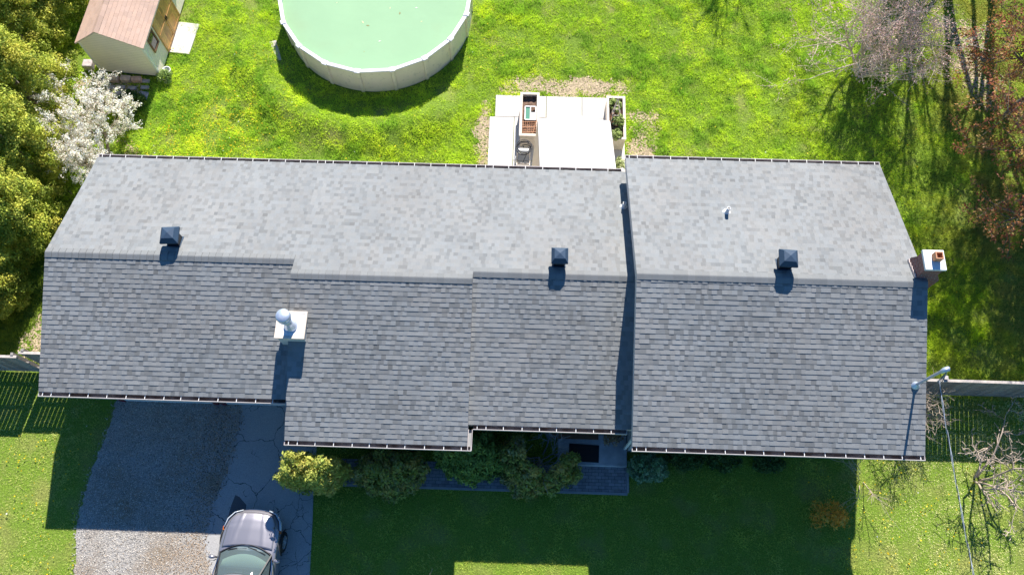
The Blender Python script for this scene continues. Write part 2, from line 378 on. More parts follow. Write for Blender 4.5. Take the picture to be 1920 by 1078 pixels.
def pebbles():
    n = 42000; x = rng.uniform(-14.2, -9.1, n); y = rng.uniform(-1.5, 6, n)
    xj = x + rng.normal(0, .10, n); keep = inpoly(xj, y, GRAVEL); x, y = x[keep], y[keep]; n = len(x)
    s = rng.uniform(.007, .022, n); z = .022; th = rng.random(n) * 6.283
    V = []; top = np.stack([x, y, z + s * 1.1], -1)
    ring = [np.stack([x + s * 1.3 * np.cos(th + k * 2.094), y + s * 1.3 * np.sin(th + k * 2.094), np.full(n, z - .004)], -1) for k in range(3)]
    for k in range(3): V.append(np.stack([ring[k], ring[(k + 1) % 3], top], 1))
    g = rng.uniform(.4, 2.1, (n, 1)); br = (rng.random(n) < np.clip((x + 11.3) / 1.3 + .15 * np.sin(y * 2.1), .06, .9))[:, None]
    C = np.where(br, np.array([.31, .235, .165]), np.array([.36, .335, .30])) * g
    tag(np_mesh('gravel_stones', np.concatenate(V, 0).reshape(-1, 3), 3, mat('pebble', (1, 1, 1), .9, attr=True), np.concatenate([C] * 3)), 'loose grey and tan gravel stones on the driveway', 'gravel', kind='stuff')
pebbles()

def m_pavers():
    m = mat('pavers', (.25, .255, .27), .85, n1=(5, .25), bump=.004, bscale=50)
    t = m.node_tree; N = t.nodes; L = t.links; b = N['Principled BSDF']; src = b.inputs['Base Color'].links[0].from_socket
    geo = N.new('ShaderNodeNewGeometry'); br = N.new('ShaderNodeTexBrick'); L.new(geo.outputs['Position'], br.inputs['Vector'])
    br.inputs['Scale'].default_value = 1; br.inputs['Brick Width'].default_value = .21; br.inputs['Row Height'].default_value = .105; br.inputs['Mortar Size'].default_value = .006
    br.inputs['Color1'].default_value = (1, 1, 1, 1); br.inputs['Color2'].default_value = (.7, .7, .72, 1); br.inputs['Mortar'].default_value = (.25, .25, .25, 1)
    x = N.new('ShaderNodeMix'); x.data_type = 'RGBA'; x.blend_type = 'MULTIPLY'; x.inputs[0].default_value = 1
    L.new(src, x.inputs[6]); L.new(br.outputs['Color'], x.inputs[7]); L.new(x.outputs[2], b.inputs['Base Color']); return m
wk = sheet('front_walkway', WALK, .05, m_pavers(), .06); tag(wk, kind='structure')
mb = MB()
for y in (3.30, ): mb.box(-6.6, 3.45, y, y + .075, -.02, .062, c=(.6, .6, .65))
mb.box(3.425, 3.50, 3.376, 4.168, -.02, .062, c=(.6, .6, .65))
tag(mb.build('walkway_edging', m_conc_old), kind='structure')
# back patio slabs: separate pads with joints between them
mb = MB()
for x0, x1, y0, y1 in [(-1.55, -.62, 13.0, 14.9), (-1.55, -.62, 14.92, 17.30), (-.60, 1.0, 13.0, 15.4), (-.60, 1.0, 15.42, 17.3), (1.02, 2.3, 13, 15.4), (1.02, 2.3, 15.42, 17.3), (2.32, 3.6, 13, 15.4), (2.32, 3.6, 15.42, 17.3),
                       (-1.35, .6, 17.32, 18.28), (.62, 1.98, 17.32, 18.28), (2.0, 3.3, 17.32, 18.28)]:
    mb.box(x0, x1, y0, y1, -.05, .06)
tag(mb.build('patio', m_conc, bevel=.008), kind='structure')

# ================================================================ HOUSE
P_ = .352
SEC = {'A': dict(x0=-14.443, x1=-6.939, n=13.427, zn=2.924, r=9.342, s=5.413),
       'B': dict(x0=-6.939, x1=-1.586, n=13.427, zn=2.924, r=8.810, s=4.211),
       'C': dict(x0=-1.586, x1=3.27, n=13.427, zn=2.924, r=9.070, s=4.834),
       'D': dict(x0=3.08, x1=11.218, n=13.402, zn=3.854, r=8.732, s=4.187)}
for s in SEC.values():
    s['zr'] = s['zn'] + P_ * (s['n'] - s['r']); s['zs'] = s['zr'] - P_ * (s['r'] - s['s'])

def shingles(mb, x0, x1, pe, pr, seed, c0=1.0, e=.1435, mi=0, tabw=(.10, .165), hi=.0145, lo=.0085, vary=1.0):
    """courses of laminated shingles on the plane from eave point pe=(y,z) to ridge point pr"""
    r = random.Random(seed); dy = pr[0] - pe[0]; dz = pr[1] - pe[1]; L = math.hypot(dy, dz); dy /= L; dz /= L
    ny, nz = (-dz, dy) if dy > 0 else (dz, -dy)          # outward normal
    def P(x, v, h): return (x, pe[0] + dy * v + ny * h, pe[1] + dz * v + nz * h)
    n = int(L / e) + 1
    for i in range(n):
        v0 = i * e; v1 = min((i + 1) * e + .012, L)
        if v0 >= L - .01: break
        x = x0; up = r.random() < .5; wob = r.uniform(-.003, .003); rowc = r.uniform(.965, 1.03)
        while x < x1 - 1e-6:
            w_ = r.uniform(*tabw); xn = min(x + w_, x1)
            if x1 - xn < .05: xn = x1
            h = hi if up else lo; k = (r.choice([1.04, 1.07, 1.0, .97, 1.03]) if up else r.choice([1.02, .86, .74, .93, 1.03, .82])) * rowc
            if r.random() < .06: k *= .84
            k = (1 + (k - 1) * vary) * (1 + .030 * math.sin(x * 1.3 + v0 * .7 + seed) + .022 * math.sin(x * 3.1 - v0 * 2.2) + .02 * math.sin(x * .45 + seed * 2))
            tint = r.uniform(-.02, .02); c = (k * (1 + tint) * c0, k * c0, k * (1 - tint) * c0)
            a = v0 + wob
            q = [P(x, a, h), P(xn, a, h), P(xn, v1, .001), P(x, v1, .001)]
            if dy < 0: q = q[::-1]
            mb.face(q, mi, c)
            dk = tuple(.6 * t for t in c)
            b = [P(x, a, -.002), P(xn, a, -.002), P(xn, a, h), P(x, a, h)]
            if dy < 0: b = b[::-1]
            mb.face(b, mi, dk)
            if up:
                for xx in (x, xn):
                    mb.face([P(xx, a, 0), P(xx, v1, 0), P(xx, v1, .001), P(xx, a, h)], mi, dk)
            x = xn; up = not up if r.random() < .62 else up
    return

house = empty('house', (0, 9, 0), 'long low house with stepped grey shingle roofs seen from above', 'house')
HP = house
def hp(o):                     # parent keeps world position
    o.parent = house; o.matrix_parent_inverse = Matrix.Translation((0, -9, 0)); return o
CS = .42; roofs = {}
for key in 'ABCD':
    s = SEC[key]; mb = MB(); x0, x1 = s['x0'], s['x1']; t = .17 if key in 'AC' else .30
    # deck: gable cross-section extruded, slightly under the shingles
    top = [(s['s'], s['zs']), (s['r'], s['zr']), (s['n'], s['zn'])]; bot = [(s['n'], s['zn'] - t), (s['r'], s['zr'] - t), (s['s'], s['zs'] - t)]
    ring = top + bot; a = x0 + (.004 if key != 'A' else 0); b = x1 - (.004 if key not in 'D' else 0)
    V = [(xx, y, z - .003) for xx in (a, b) for y, z in ring]
    mb.faces(V, [(0, 1, 7, 6), (1, 2, 8, 7)], 2); mb.faces(V, [(2, 3, 9, 8), (5, 0, 6, 11)], 1); mb.faces(V, [(3, 4, 10, 9), (4, 5, 11, 10)], 1)
    mb.faces(V, [(0, 5, 4, 1), (1, 4, 3, 2), (6, 7, 10, 11), (7, 8, 9, 10)], 1)
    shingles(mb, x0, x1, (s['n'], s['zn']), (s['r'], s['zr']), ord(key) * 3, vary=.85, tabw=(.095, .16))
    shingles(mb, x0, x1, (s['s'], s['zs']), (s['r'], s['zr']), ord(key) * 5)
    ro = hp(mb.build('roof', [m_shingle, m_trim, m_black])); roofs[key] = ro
    # ridge cap pieces
    mb = MB(); rr = random.Random(3); x = x0
    while x < x1 - .01:
        xn = min(x + .205, x1); k = rr.uniform(.80, .93); h0, h1 = .012, .024
        prof = [(-.155, -.155 * P_ + .006), (-.03, -.03 * P_ + .007), (0, .003), (.03, -.03 * P_ + .007), (.155, -.155 * P_ + .006)]
        V = [(xx, s['r'] + py, s['zr'] + pz + h) for xx, h in ((x, h0), (xn, h1)) for py, pz in prof]; n = len(prof)
        mb.faces(V, [(i, i + n, i + n + 1, i + 1) for i in range(n - 1)] , 0, (k, k, k), False)
        mb.faces(V + [(v[0], v[1], v[2] - .03) for v in V], [(n + i, 3 * n + i, 3 * n + i + 1, n + i + 1) for i in range(n - 1)] + [(0, n, 3 * n, 2 * n), (n - 1, 2 * n - 1, 4 * n - 1, 3 * n - 1)], 0, (.5 * k,) * 3)
        x = xn
    c = mb.build('ridge_cap', m_shingle, ro)

def gutter(key, x0, x1, y, z, side, ends=(1, 1)):
    """side +1: hangs north of the eave, -1: south"""
    mb = MB(); w_ = .135; d = .11; t = .016; yy = lambda k: y + side * k
    def strip(ya, yb, za, zb, m=0):
        mb.box(x0, x1, min(ya, yb), max(ya, yb), za, zb, m)
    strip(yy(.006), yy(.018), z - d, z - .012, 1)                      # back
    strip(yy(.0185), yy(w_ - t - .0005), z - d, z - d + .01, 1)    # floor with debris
    strip(yy(w_ - t), yy(w_), z - d, z + .004)                      # front
    for e, xx in zip(ends, (x0, x1)):
        if e: mb.box(xx - .008, xx + .008, min(yy(.0), yy(w_ + .004)), max(yy(.0), yy(w_ + .004)), z - d - .002, z + .002)
    # leaf litter lying in the trough
    r = random.Random(int(x0 * 10 + y)); x = x0 + .05
    while x < x1 - .1:
        if r.random() < .35:
            for q in range(5):
                a = x + r.uniform(0, .25); b = yy(r.uniform(.03, .1)); g = r.uniform(.6, 1.4)
                if a < x1 - .04: mb.face([(a, b - .012, z - d + .022), (a + .025, b, z - d + .022), (a, b + .012, z - d + .028)], 1, (g, g, g))
        x += .25
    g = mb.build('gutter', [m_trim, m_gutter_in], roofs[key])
    x = x0 + .12; first = True; src = None
    while x < x1 - .03:
        if src is None:
            h = MB(); h.box(-.009, .009, min(0, side * (w_ - .01)), max(0, side * (w_ - .01)), -.005, .007); src = h.build('gutter_hanger', m_white, g)
            o = src
        else:
            o = src.copy(); sc.collection.objects.link(o); o.parent = g
        o.location = (x, y, z)
        x += .26 if first and x1 - x0 > 3 else rnd.uniform(.50, .58); first = False
    return g
A, B, C_, D = (SEC[k] for k in 'ABCD')
gutter('A', A['x0'] + .0, A['x1'] - .02, A['s'], A['zs'] - .03, -1)
gutter('B', B['x0'] + .0, B['x1'] + .10, B['s'], B['zs'] - .03, -1)
gutter('C', C_['x0'] + .14, C_['x1'] - .2, C_['s'], C_['zs'] - .03, -1, (0, 1))
gutter('D', D['x0'] + .0, D['x1'], D['s'], D['zs'] - .03, -1)
gutter('A', A['x0'], A['x1'], A['n'], A['zn'] - .03, 1, (1, 0))
gutter('B', B['x0'] + .002, B['x1'], B['n'], B['zn'] - .03, 1, (0, 0))
gutter('C', C_['x0'] + .002, C_['x1'] - .2, C_['n'], C_['zn'] - .03, 1, (0, 1))
gutter('D', D['x0'], D['x1'], D['n'], D['zn'] - .03, 1)
# short return gutter along the east rake of the projecting bay
mb = MB(); gx = B['x1'] + .002
mb.box(gx, gx + .015, B['s'] - .12, C_['s'] - .13, B['zs'] - .14, B['zs'] - .02); mb.box(gx + .016, gx + .11, B['s'] - .12, C_['s'] - .13, B['zs'] - .14, B['zs'] - .125, 1)
mb.box(gx + .111, gx + .125, B['s'] - .125, C_['s'] - .13, B['zs'] - .14, B['zs'] - .026)
mb.build('gutter', [m_trim, m_conc_old], roofs['B'])

# walls
OV = .5
def wall(key, x0, x1, yo=0.0):
    s = SEC[key]; t = .20 if key in 'AC' else .33; ys, yn = s['s'] + OV, s['n'] - OV
    zz = lambda y: (s['zr'] - P_ * abs(y - s['r'])) - t
    ring = [(ys, 0), (yn, 0), (yn, zz(yn)), (s['r'], zz(s['r'])), (ys, zz(ys))]
    V = [(xx, y, z) for xx in (x0, x1) for y, z in ring]; n = 5; mb = MB()
    mb.faces(V, [(0, 1, 6, 5)] + [(i, i + 1, i + 6, i + 5) for i in range(1, 4)] + [(4, 0, 5, 9), (4, 3, 2, 1, 0), (5, 6, 7, 8, 9)])
    return hp(mb.build('wall', [m_wall if key != 'D' else m_wall]))
wA = wall('A', -14.13, -6.73); wB = wall('B', -6.72, -1.76); wC = wall('C', -1.755, 3.445); wD = wall('D', 3.45, 10.85)
# garage front: two wide panel doors in dark red frames
def garage_door(x0, x1, yw):
    mb = MB(); mb.box(x0, x1, yw - .02, yw + .03, .02, 2.2)
    for k in range(1, 4): mb.box(x0, x1, yw - .026, yw - .021, .02 + k * .545 - .01, .02 + k * .545 + .01, 1)
    n = 4
    for k in range(4):
        for j in range(n):
            a = x0 + (x1 - x0) * (j + .12) / n; b = x0 + (x1 - x0) * (j + .88) / n; z = .02 + k * .545
            mb.box(a, b, yw - .034, yw - .0265, z + .12, z + .44)
    o = hp(mb.build('garage_door', [m_white, m_conc_old], bevel=.004))
    f = MB()
    for xx in (x0 - .13, x1 + .002): f.box(xx, xx + .128, yw - .06, yw + .03, .0, 2.3)
    f.box(x0 - .002, x1 + .002, yw - .06, yw + .03, 2.202, 2.3); f.build('door_frame', m_red, o)
    h = MB(); h.box((x0 + x1) / 2 - .06, (x0 + x1) / 2 + .06, yw - .07, yw - .035, .55, .58); h.build('handle', m_black, o)
gy = A['s'] + OV - .045
garage_door(-13.25, -10.25, gy); garage_door(-9.85, -7.15, gy)
# front door, its sidelight and windows
def window(x0, x1, z0, z1, y, side=-1):
    yy = lambda a, b: (min(y + side * a, y + side * b), max(y + side * a, y + side * b))
    mb = MB(); t = .06
    a, b = yy(.0, .05)
    mb.box(x0, x0 + t, a, b, z0, z1); mb.box(x1 - t, x1, a, b, z0, z1); mb.box(x0 + t, x1 - t, a, b, z0, z0 + t); mb.box(x0 + t, x1 - t, a, b, z1 - t, z1)
    mb.box((x0 + x1) / 2 - .02, (x0 + x1) / 2 + .02, a, b, z0 + t, z1 - t)
    f = hp(mb.build('window', m_white, bevel=.004))
    p = MB(); a, b = yy(.01, .02); p.box(x0 + t, x1 - t, a, b, z0 + t, z1 - t); p.build('pane', m_pane, f)
    s = MB(); a, b = yy(.0, .09); s.box(x0 - .05, x1 + .05, a, b, z0 - .06, z0 - .002); s.build('sill', m_conc_old, f)
window(-5.6, -3.0, .9, 2.2, B['s'] + OV); window(4.3, 6.4, 1.3, 2.6, D['s'] + OV); window(7.8, 9.9, 1.3, 2.6, D['s'] + OV)
window(-1.2, .6, .9, 2.2, C_['s'] + OV); window(5, 6.4, 1.3, 2.6, D['n'] - OV, 1); window(8, 9.4, 1.3, 2.6, D['n'] - OV, 1)
window(-12, -10.4, 1, 2.2, A['n'] - OV, 1); window(-4.8, -3, 1, 2.2, A['n'] - OV, 1)
mb = MB(); mb.box(1.6, 2.55, C_['s'] + OV - .06, C_['s'] + OV - .002, .26, 2.3); mb.box(1.75, 2.4, C_['s'] + OV - .075, C_['s'] + OV - .061, .45, 1.2); mb.box(1.75, 2.4, C_['s'] + OV - .075, C_['s'] + OV - .061, 1.35, 2.15)
fd = hp(mb.build('front_door', m_wood_d, bevel=.006)); mb = MB(); mb.tube([(2.47, 5.24, 1.2), (2.47, 5.17, 1.2)], .03, 10); mb.build('handle', m_steel, fd)
mb = MB(); mb.box(.6, 2.4, C_['n'] - OV + .002, C_['n'] - OV + .05, .12, 2.15); pdoor = hp(mb.build('patio_door', m_white, bevel=.006))
mb = MB(); mb.box(.7, 1.46, C_['n'] - OV + .052, C_['n'] - OV + .056, .22, 2.05); mb.box(1.54, 2.3, C_['n'] - OV + .052, C_['n'] - OV + .056, .22, 2.05); mb.build('pane', m_pane, pdoor)

# front stoop slab (part of the house)
mb = MB(); mb.box(1.2, 3.42, 4.175, 5.30, .0, .28); hp(mb.build('stoop', mat('stoop_concrete', (.42, .43, .44), .85, n1=(2.4, .3), col2=(.28, .29, .3), n2=(1.6, .5, .15)), bevel=.012))
mb = MB(); mb.box(.9, 2.5, 5.0, 5.2, .281, .33, c=(.8, .7, .7)); hp(mb.build('threshold', m_wood_d, bevel=.006))
# downspout at the corner beside the stoop
mb = MB(); mb.bar((3.36, 4.74, 2.55), (3.36, 4.74, .15), .08, .06); mb.bar((3.36, 4.80, 2.75), (3.36, 4.74, 2.56), .07, .055); hp(mb.build('downspout', m_white))

# roof vents
def zroof(key, y): s = SEC[key]; return s['zr'] - P_ * abs(y - s['r'])
def roof_vent(key, x, y, w0=.49, rot=0, lab=None):
    z0 = zroof(key, y); zb = z0 + .50; hw = w0 / 2
    f = MB(); n = Vector((0, P_, 1)).normalized()
    # flashing sheet on the slope
    q = [(-.20, -.20), (.20, -.20), (.20, .20), (-.20, .20)]
    V = [(x + a, y + b, z0 - P_ * b + h) for h in (.018, .024) for a, b in q]
    f.faces(V, [(3, 2, 1, 0), (4, 5, 6, 7), (0, 1, 5, 4), (1, 2, 6, 5), (2, 3, 7, 6), (3, 0, 4, 7)])
    root = hp(f.build('roof_vent', m_blue_dark)); tag(root, lab)
    b = MB(); b.box(x - .17, x + .17, y - .17, y + .17, z0 - .05, zb + .03, rot=rot); b.build('collar', m_plastic, root)
    for k in range(3):
        pass
    c = MB(); lv = [(hw, zb - .09), (hw + .008, zb - .01), (hw, zb), (hw * .66, zb + .13), (hw * .63, zb + .132), (0.001, zb + .175)]
    R2 = Matrix.Rotation(rot, 3, 'Z'); V = []
    for h, z in lv:
        for sx, sy in ((-1, -1), (1, -1), (1, 1), (-1, 1)):
            p = R2 @ Vector((sx * h, sy * h, 0)); V.append((x + p.x, y + p.y, z))
    F = [(i * 4 + k, i * 4 + (k + 1) % 4, (i + 1) * 4 + (k + 1) % 4, (i + 1) * 4 + k) for i in range(len(lv) - 1) for k in range(4)] + [(0, 3, 2, 1)]
    c.faces(V, F); c.build('cap', m_blue_dark, root, bevel=.004)
roof_vent('A', -10.68, 9.88, .52, R(4), 'dark square roof vent by the ridge over the garage')
roof_vent('C', .95, 9.53, .48, 0, 'dark square roof vent with pyramid cap on the middle roof')
roof_vent('D', 7.28, 9.21, .50, R(-3), 'dark square roof vent on the higher right roof')

# plumbing stacks
def stack(key, x, y, h, m, r=.045):
    z0 = zroof(key, y); mb = MB()
    mb.lathe([(r, z0 - .05), (r, z0 + h), (r * .72, z0 + h), (r * .72, z0 + .05)], x, y, 14)
    o = hp(mb.build('vent_pipe', m)); c = MB()
    c.lathe([(.13, z0 - .004 + .0), (.11, z0 + .022), (r + .012, z0 + .06), (r, z0 + .07)], x, y, 14); c.build('flashing', m, o)
stack('D', 5.97, 11.16, .30, m_white, .055); stack('C', 3.03, 11.83, .30, m_white, .06)

# brick chimney at the right gable
zt = 5.99
mb = MB(); mb.box(10.95, 11.45, 8.90, 9.44, 0, zt); mb.box(10.92, 11.60, 8.84, 9.52, 0, 5.40)
V = [(10.92, 8.84, 5.40), (11.60, 8.84, 5.40), (11.60, 9.52, 5.40), (10.92, 9.52, 5.40), (10.945, 8.895, 5.66), (11.455, 8.895, 5.66), (11.455, 9.445, 5.66), (10.945, 9.445, 5.66)]
mb.faces(V, [(0, 1, 5, 4), (1, 2, 6, 5), (2, 3, 7, 6), (3, 0, 4, 7)])
ch = hp(mb.build('chimney', m_brick)); tag(ch, 'red brick chimney with a pale concrete cap and clay flue')
mb = MB(); mb.box(10.91, 11.49, 8.87, 9.47, zt + .002, zt + .09); mb.build('cap', m_cap, ch, bevel=.012)
mb = MB(); fx, fy, fr = 11.24, 9.22, .105; z0, z1 = zt + .085, zt + .30
mb.box(fx - fr, fx + fr, fy - fr, fy - fr + .03, z0, z1); mb.box(fx - fr, fx + fr, fy + fr - .03, fy + fr, z0, z1)
mb.box(fx - fr, fx - fr + .03, fy - fr + .0305, fy + fr - .0305, z0, z1); mb.box(fx + fr - .03, fx + fr, fy - fr + .0305, fy + fr - .0305, z0, z1); mb.build('flue', m_clay, ch)
mb = MB()
for k in range(5):       # step flashing
    y = 8.87 + k * .13; z = zroof('D', y); mb.box(10.885, 10.916, y, y + .125, z - .06, z + .07 - k * .003)
mb.build('flashing', mat('flashing', (.62, .5, .46), .5, metal=.2), ch)

# boxed chimney with a round metal flue, on the step between the two left roofs
mb = MB(); x0, x1, y0, y1 = -7.18, -6.41, 6.93, 7.67; mb.box(x0, x1, y0, y1, 3.0, 4.25)
cs = hp(mb.build('chimney', m_siding_f('chase_siding', (.60, .57, .52), .14))); tag(cs, 'white boxed chimney with a round blue-grey metal flue')
mb = MB(); mb.box(x0 - .05, x1 + .05, y0 - .05, y1 + .05, 4.252, 4.30); mb.box(x0 + .03, x1 - .03, y0 + .03, y1 - .03, 4.301, 4.325, 1)
for a, b, c, d in ((x0 - .05, x1 + .05, y0 - .05, y0 + .025), (x0 - .05, x1 + .05, y1 - .025, y1 + .05), (x0 - .05, x0 + .025, y0 + .026, y1 - .026), (x1 - .025, x1 + .05, y0 + .026, y1 - .026)): mb.box(a, b, c, d, 4.301, 4.335)
mb.build('cap', [m_planter, m_cap], cs, bevel=.006)
fx, fy = -6.79, 7.27
mb = MB(); mb.lathe([(.20, 4.326), (.19, 4.40), (.155, 4.44), (.125, 4.60), (.12, 5.0), (.10, 5.0)], fx, fy, 24)
fl = mb.build('flue', m_steel, cs)
mb = MB(); mb.lathe([(.12, 5.0), (.20, 5.02), (.20, 5.07), (.14, 5.09), (.14, 5.13), (.205, 5.14), (.205, 5.22), (.18, 5.255), (.08, 5.275), (.001, 5.28)], fx, fy, 24); mb.build('cap', m_steel, cs)

# electricity mast at the right edge of the roof
mx, my = 10.92, 6.02; mz = zroof('D', my)
mb = MB(); mb.tube([(mx, my, mz - .3), (mx, my, mz + 1.52)], .036, 12)
ms_ = hp(mb.build('service_mast', m_steel)); tag(ms_, 'grey metal electricity mast standing on the roof edge')
mb = MB(); mb.lathe([(.13, mz - .02), (.11, mz + .03), (.05, mz + .09), (.037, mz + .12)], mx, my, 16); mb.build('collar', m_steel, ms_)
mb = MB(); mb.tube([(mx - .02, my - .02, mz + 1.47), (mx, my, mz + 1.6), (mx + .07, my + .02, mz + 1.64), (mx + .15, my + .02, mz + 1.52)], [.05, .07, .07, .04], 12); mb.build('weatherhead', m_steel, ms_)
r = random.Random(4)
for k in range(6):
    mb = MB(); pts = []; a0 = (mx + .13, my + .01, mz + 1.52); a1 = (mx + .05 + r.uniform(-.02, .02), my - .16, mz + 1.15)
    sag = r.uniform(.18, .42); sx = r.uniform(-.05, .18)
    for i in range(9):
        t = i / 8; pts.append((a0[0] * (1 - t) + a1[0] * t + sx * math.sin(math.pi * t), a0[1] * (1 - t) + a1[1] * t - .07 * math.sin(math.pi * t), a0[2] * (1 - t) + a1[2] * t - sag * math.sin(math.pi * t)))
    mb.tube(pts, .010, 5); mb.build('wire', m_cable if k % 2 else m_hose, ms_)
# ================================================================ overhead service cable
mb = MB()
pa = Vector((mx + .05, my - .16, mz + 1.15)); pb = Vector((11.6, -12, 6.6)); N_ = 90; st = []
for k in range(3):
    pts = []
    for i in range(N_ + 1):
        t = i / N_; p = pa.lerp(pb, t); p.z -= 2.2 * t * (1 - t); ph = k * 2.094 + i * .9
        pts.append((p.x + .016 * math.cos(ph), p.y, p.z + .016 * math.sin(ph)))
    st.append(pts); mb.tube(pts, .007 if k else .006, 5, 1 if k == 1 else 0)
tag(mb.build('overhead_cable', [m_cable, m_hose]), 'twisted overhead power cable running from the roof mast across the front lawn', 'cable')

# ================================================================ DOORMAT and stoop clutter
mb = MB(); mb.box(1.55, 2.52, 4.28, 4.84, .283, .298, rot=R(-2)); tag(mb.build('doormat', m_black, bevel=.004), 'black rubber doormat lying on the front stoop', 'doormat')

# ================================================================ POOL
pool = empty('swimming_pool', (POOL[0], POOL[1], 0), 'round above-ground pool with white rim and cloudy green water', 'pool')
cx, cy, pr = POOL; H = 1.30
def lp(o): o.parent = pool; o.matrix_parent_inverse = Matrix.Translation((-cx, -cy, 0)); return o
def ang(k): return R(k)
mb = MB(); n = 144; rw = pr - .09
V = [(cx + rr * math.cos(2 * math.pi * i / n), cy + rr * math.sin(2 * math.pi * i / n), z) for rr, z in ((rw, -.02), (rw, H), (rw - .02, H), (rw - .02, .05)) for i in range(n)]
mb.faces(V, [(i, (i + 1) % n, n + (i + 1) % n, n + i) for i in range(n)], 0, smooth=True); mb.faces(V, [(2 * n + (i + 1) % n, 2 * n + i, 3 * n + i, 3 * n + (i + 1) % n) for i in range(n)], 1, smooth=True)
lp(mb.build('wall', [m_pool, m_liner]))
mb = MB()      # top rail: straight sections between the posts
for k in range(18):
    a, b = R(5 + k * 20), R(25 + k * 20)
    def q(t, r_, z): return (cx + r_ * math.cos(t), cy + r_ * math.sin(t), z)
    for a_, b_ in ((a + .004, b - .004),):
        V = [q(a_, pr + .03, H + .0), q(b_, pr + .03, H + .0), q(b_, pr - .13, H), q(a_, pr - .13, H), q(a_, pr + .01, H + .035), q(b_, pr + .01, H + .035), q(b_, pr - .12, H + .035), q(a_, pr - .12, H + .035)]
        mb.faces(V, [(0, 1, 5, 4), (4, 5, 6, 7), (2, 3, 7, 6), (0, 3, 2, 1), (0, 4, 7, 3), (1, 2, 6, 5)])
lp(mb.build('top_rail', m_poolrail, bevel=.01))
for k in range(18):
    t = 5 + k * 20; co, si = math.cos(R(t)), math.sin(R(t)); p = MB()
    def w2(rad, tan, z): return (cx + rad * co - tan * si, cy + rad * si + tan * co, z)
    V = [w2(rw + .004, -.075, -.02), w2(rw + .05, -.06, -.02), w2(rw + .05, .06, -.02), w2(rw + .004, .075, -.02), w2(rw + .004, -.075, H - .002), w2(rw + .08, -.06, H - .002), w2(rw + .08, .06, H - .002), w2(rw + .004, .075, H - .002)]
    p.faces(V, [(0, 1, 5, 4), (1, 2, 6, 5), (2, 3, 7, 6), (4, 5, 6, 7), (0, 3, 2, 1), (0, 4, 7, 3)]); po = lp(p.build('post', m_pool, bevel=.008))
    c = MB(); V = [w2(rw - .06, -.13, H + .037), w2(rw + .155, -.10, H + .037), w2(rw + .155, .10, H + .037), w2(rw - .06, .13, H + .037), w2(rw - .05, -.10, H + .062), w2(rw + .13, -.08, H + .062), w2(rw + .13, .08, H + .062), w2(rw - .05, .10, H + .062)]
    c.faces(V, [(0, 1, 5, 4), (1, 2, 6, 5), (2, 3, 7, 6), (3, 0, 4, 7), (4, 5, 6, 7), (0, 3, 2, 1)]); co_ = c.build('post_cap', m_poolrail, po, bevel=.006)
mw = mat('pool_water', (.31, .47, .27), .08, spec=.5, bump=.004, bscale=3.5, n1=(.5, .05), col2=(.30, .42, .235), n2=(.42, .62, .1))
mb = MB(); n = 96; mb.face([(cx + (rw - .025) * math.cos(2 * math.pi * i / n), cy + (rw - .025) * math.sin(2 * math.pi * i / n), H - .24) for i in range(n)]); wat = lp(mb.build('water', mw)); r = random.Random(9)
for k in range(26):
    a_ = r.uniform(0, 6.283); q_ = 3.5 * math.sqrt(r.random()) if k < 16 else 3.6; lx, ly = cx + q_ * math.cos(a_), cy + q_ * math.sin(a_); sz = r.uniform(.02, .05); th_ = r.uniform(0, 3.1); lf = MB()
    lf.face([(lx + sz * 1.6 * math.cos(th_), ly + sz * 1.6 * math.sin(th_), H - .236), (lx - sz * .7 * math.sin(th_), ly + sz * .7 * math.cos(th_), H - .235), (lx - sz * 1.6 * math.cos(th_), ly - sz * 1.6 * math.sin(th_), H - .236), (lx + sz * .7 * math.sin(th_), ly - sz * .7 * math.cos(th_), H - .235)], 0, r.choice([(.9, .85, .5), (.7, .6, .3), (.9, .9, .8), (.4, .35, .15)])); lf.build('floating_leaf', m_petal, wat)
mb = MB(); mb.box(-10.35, -10.05, 19.55, 20.55, .02, .09, rot=R(20)); tag(mb.build('stone_slab', m_stone, bevel=.02), 'narrow grey slab lying in the grass left of the pool', 'slab')

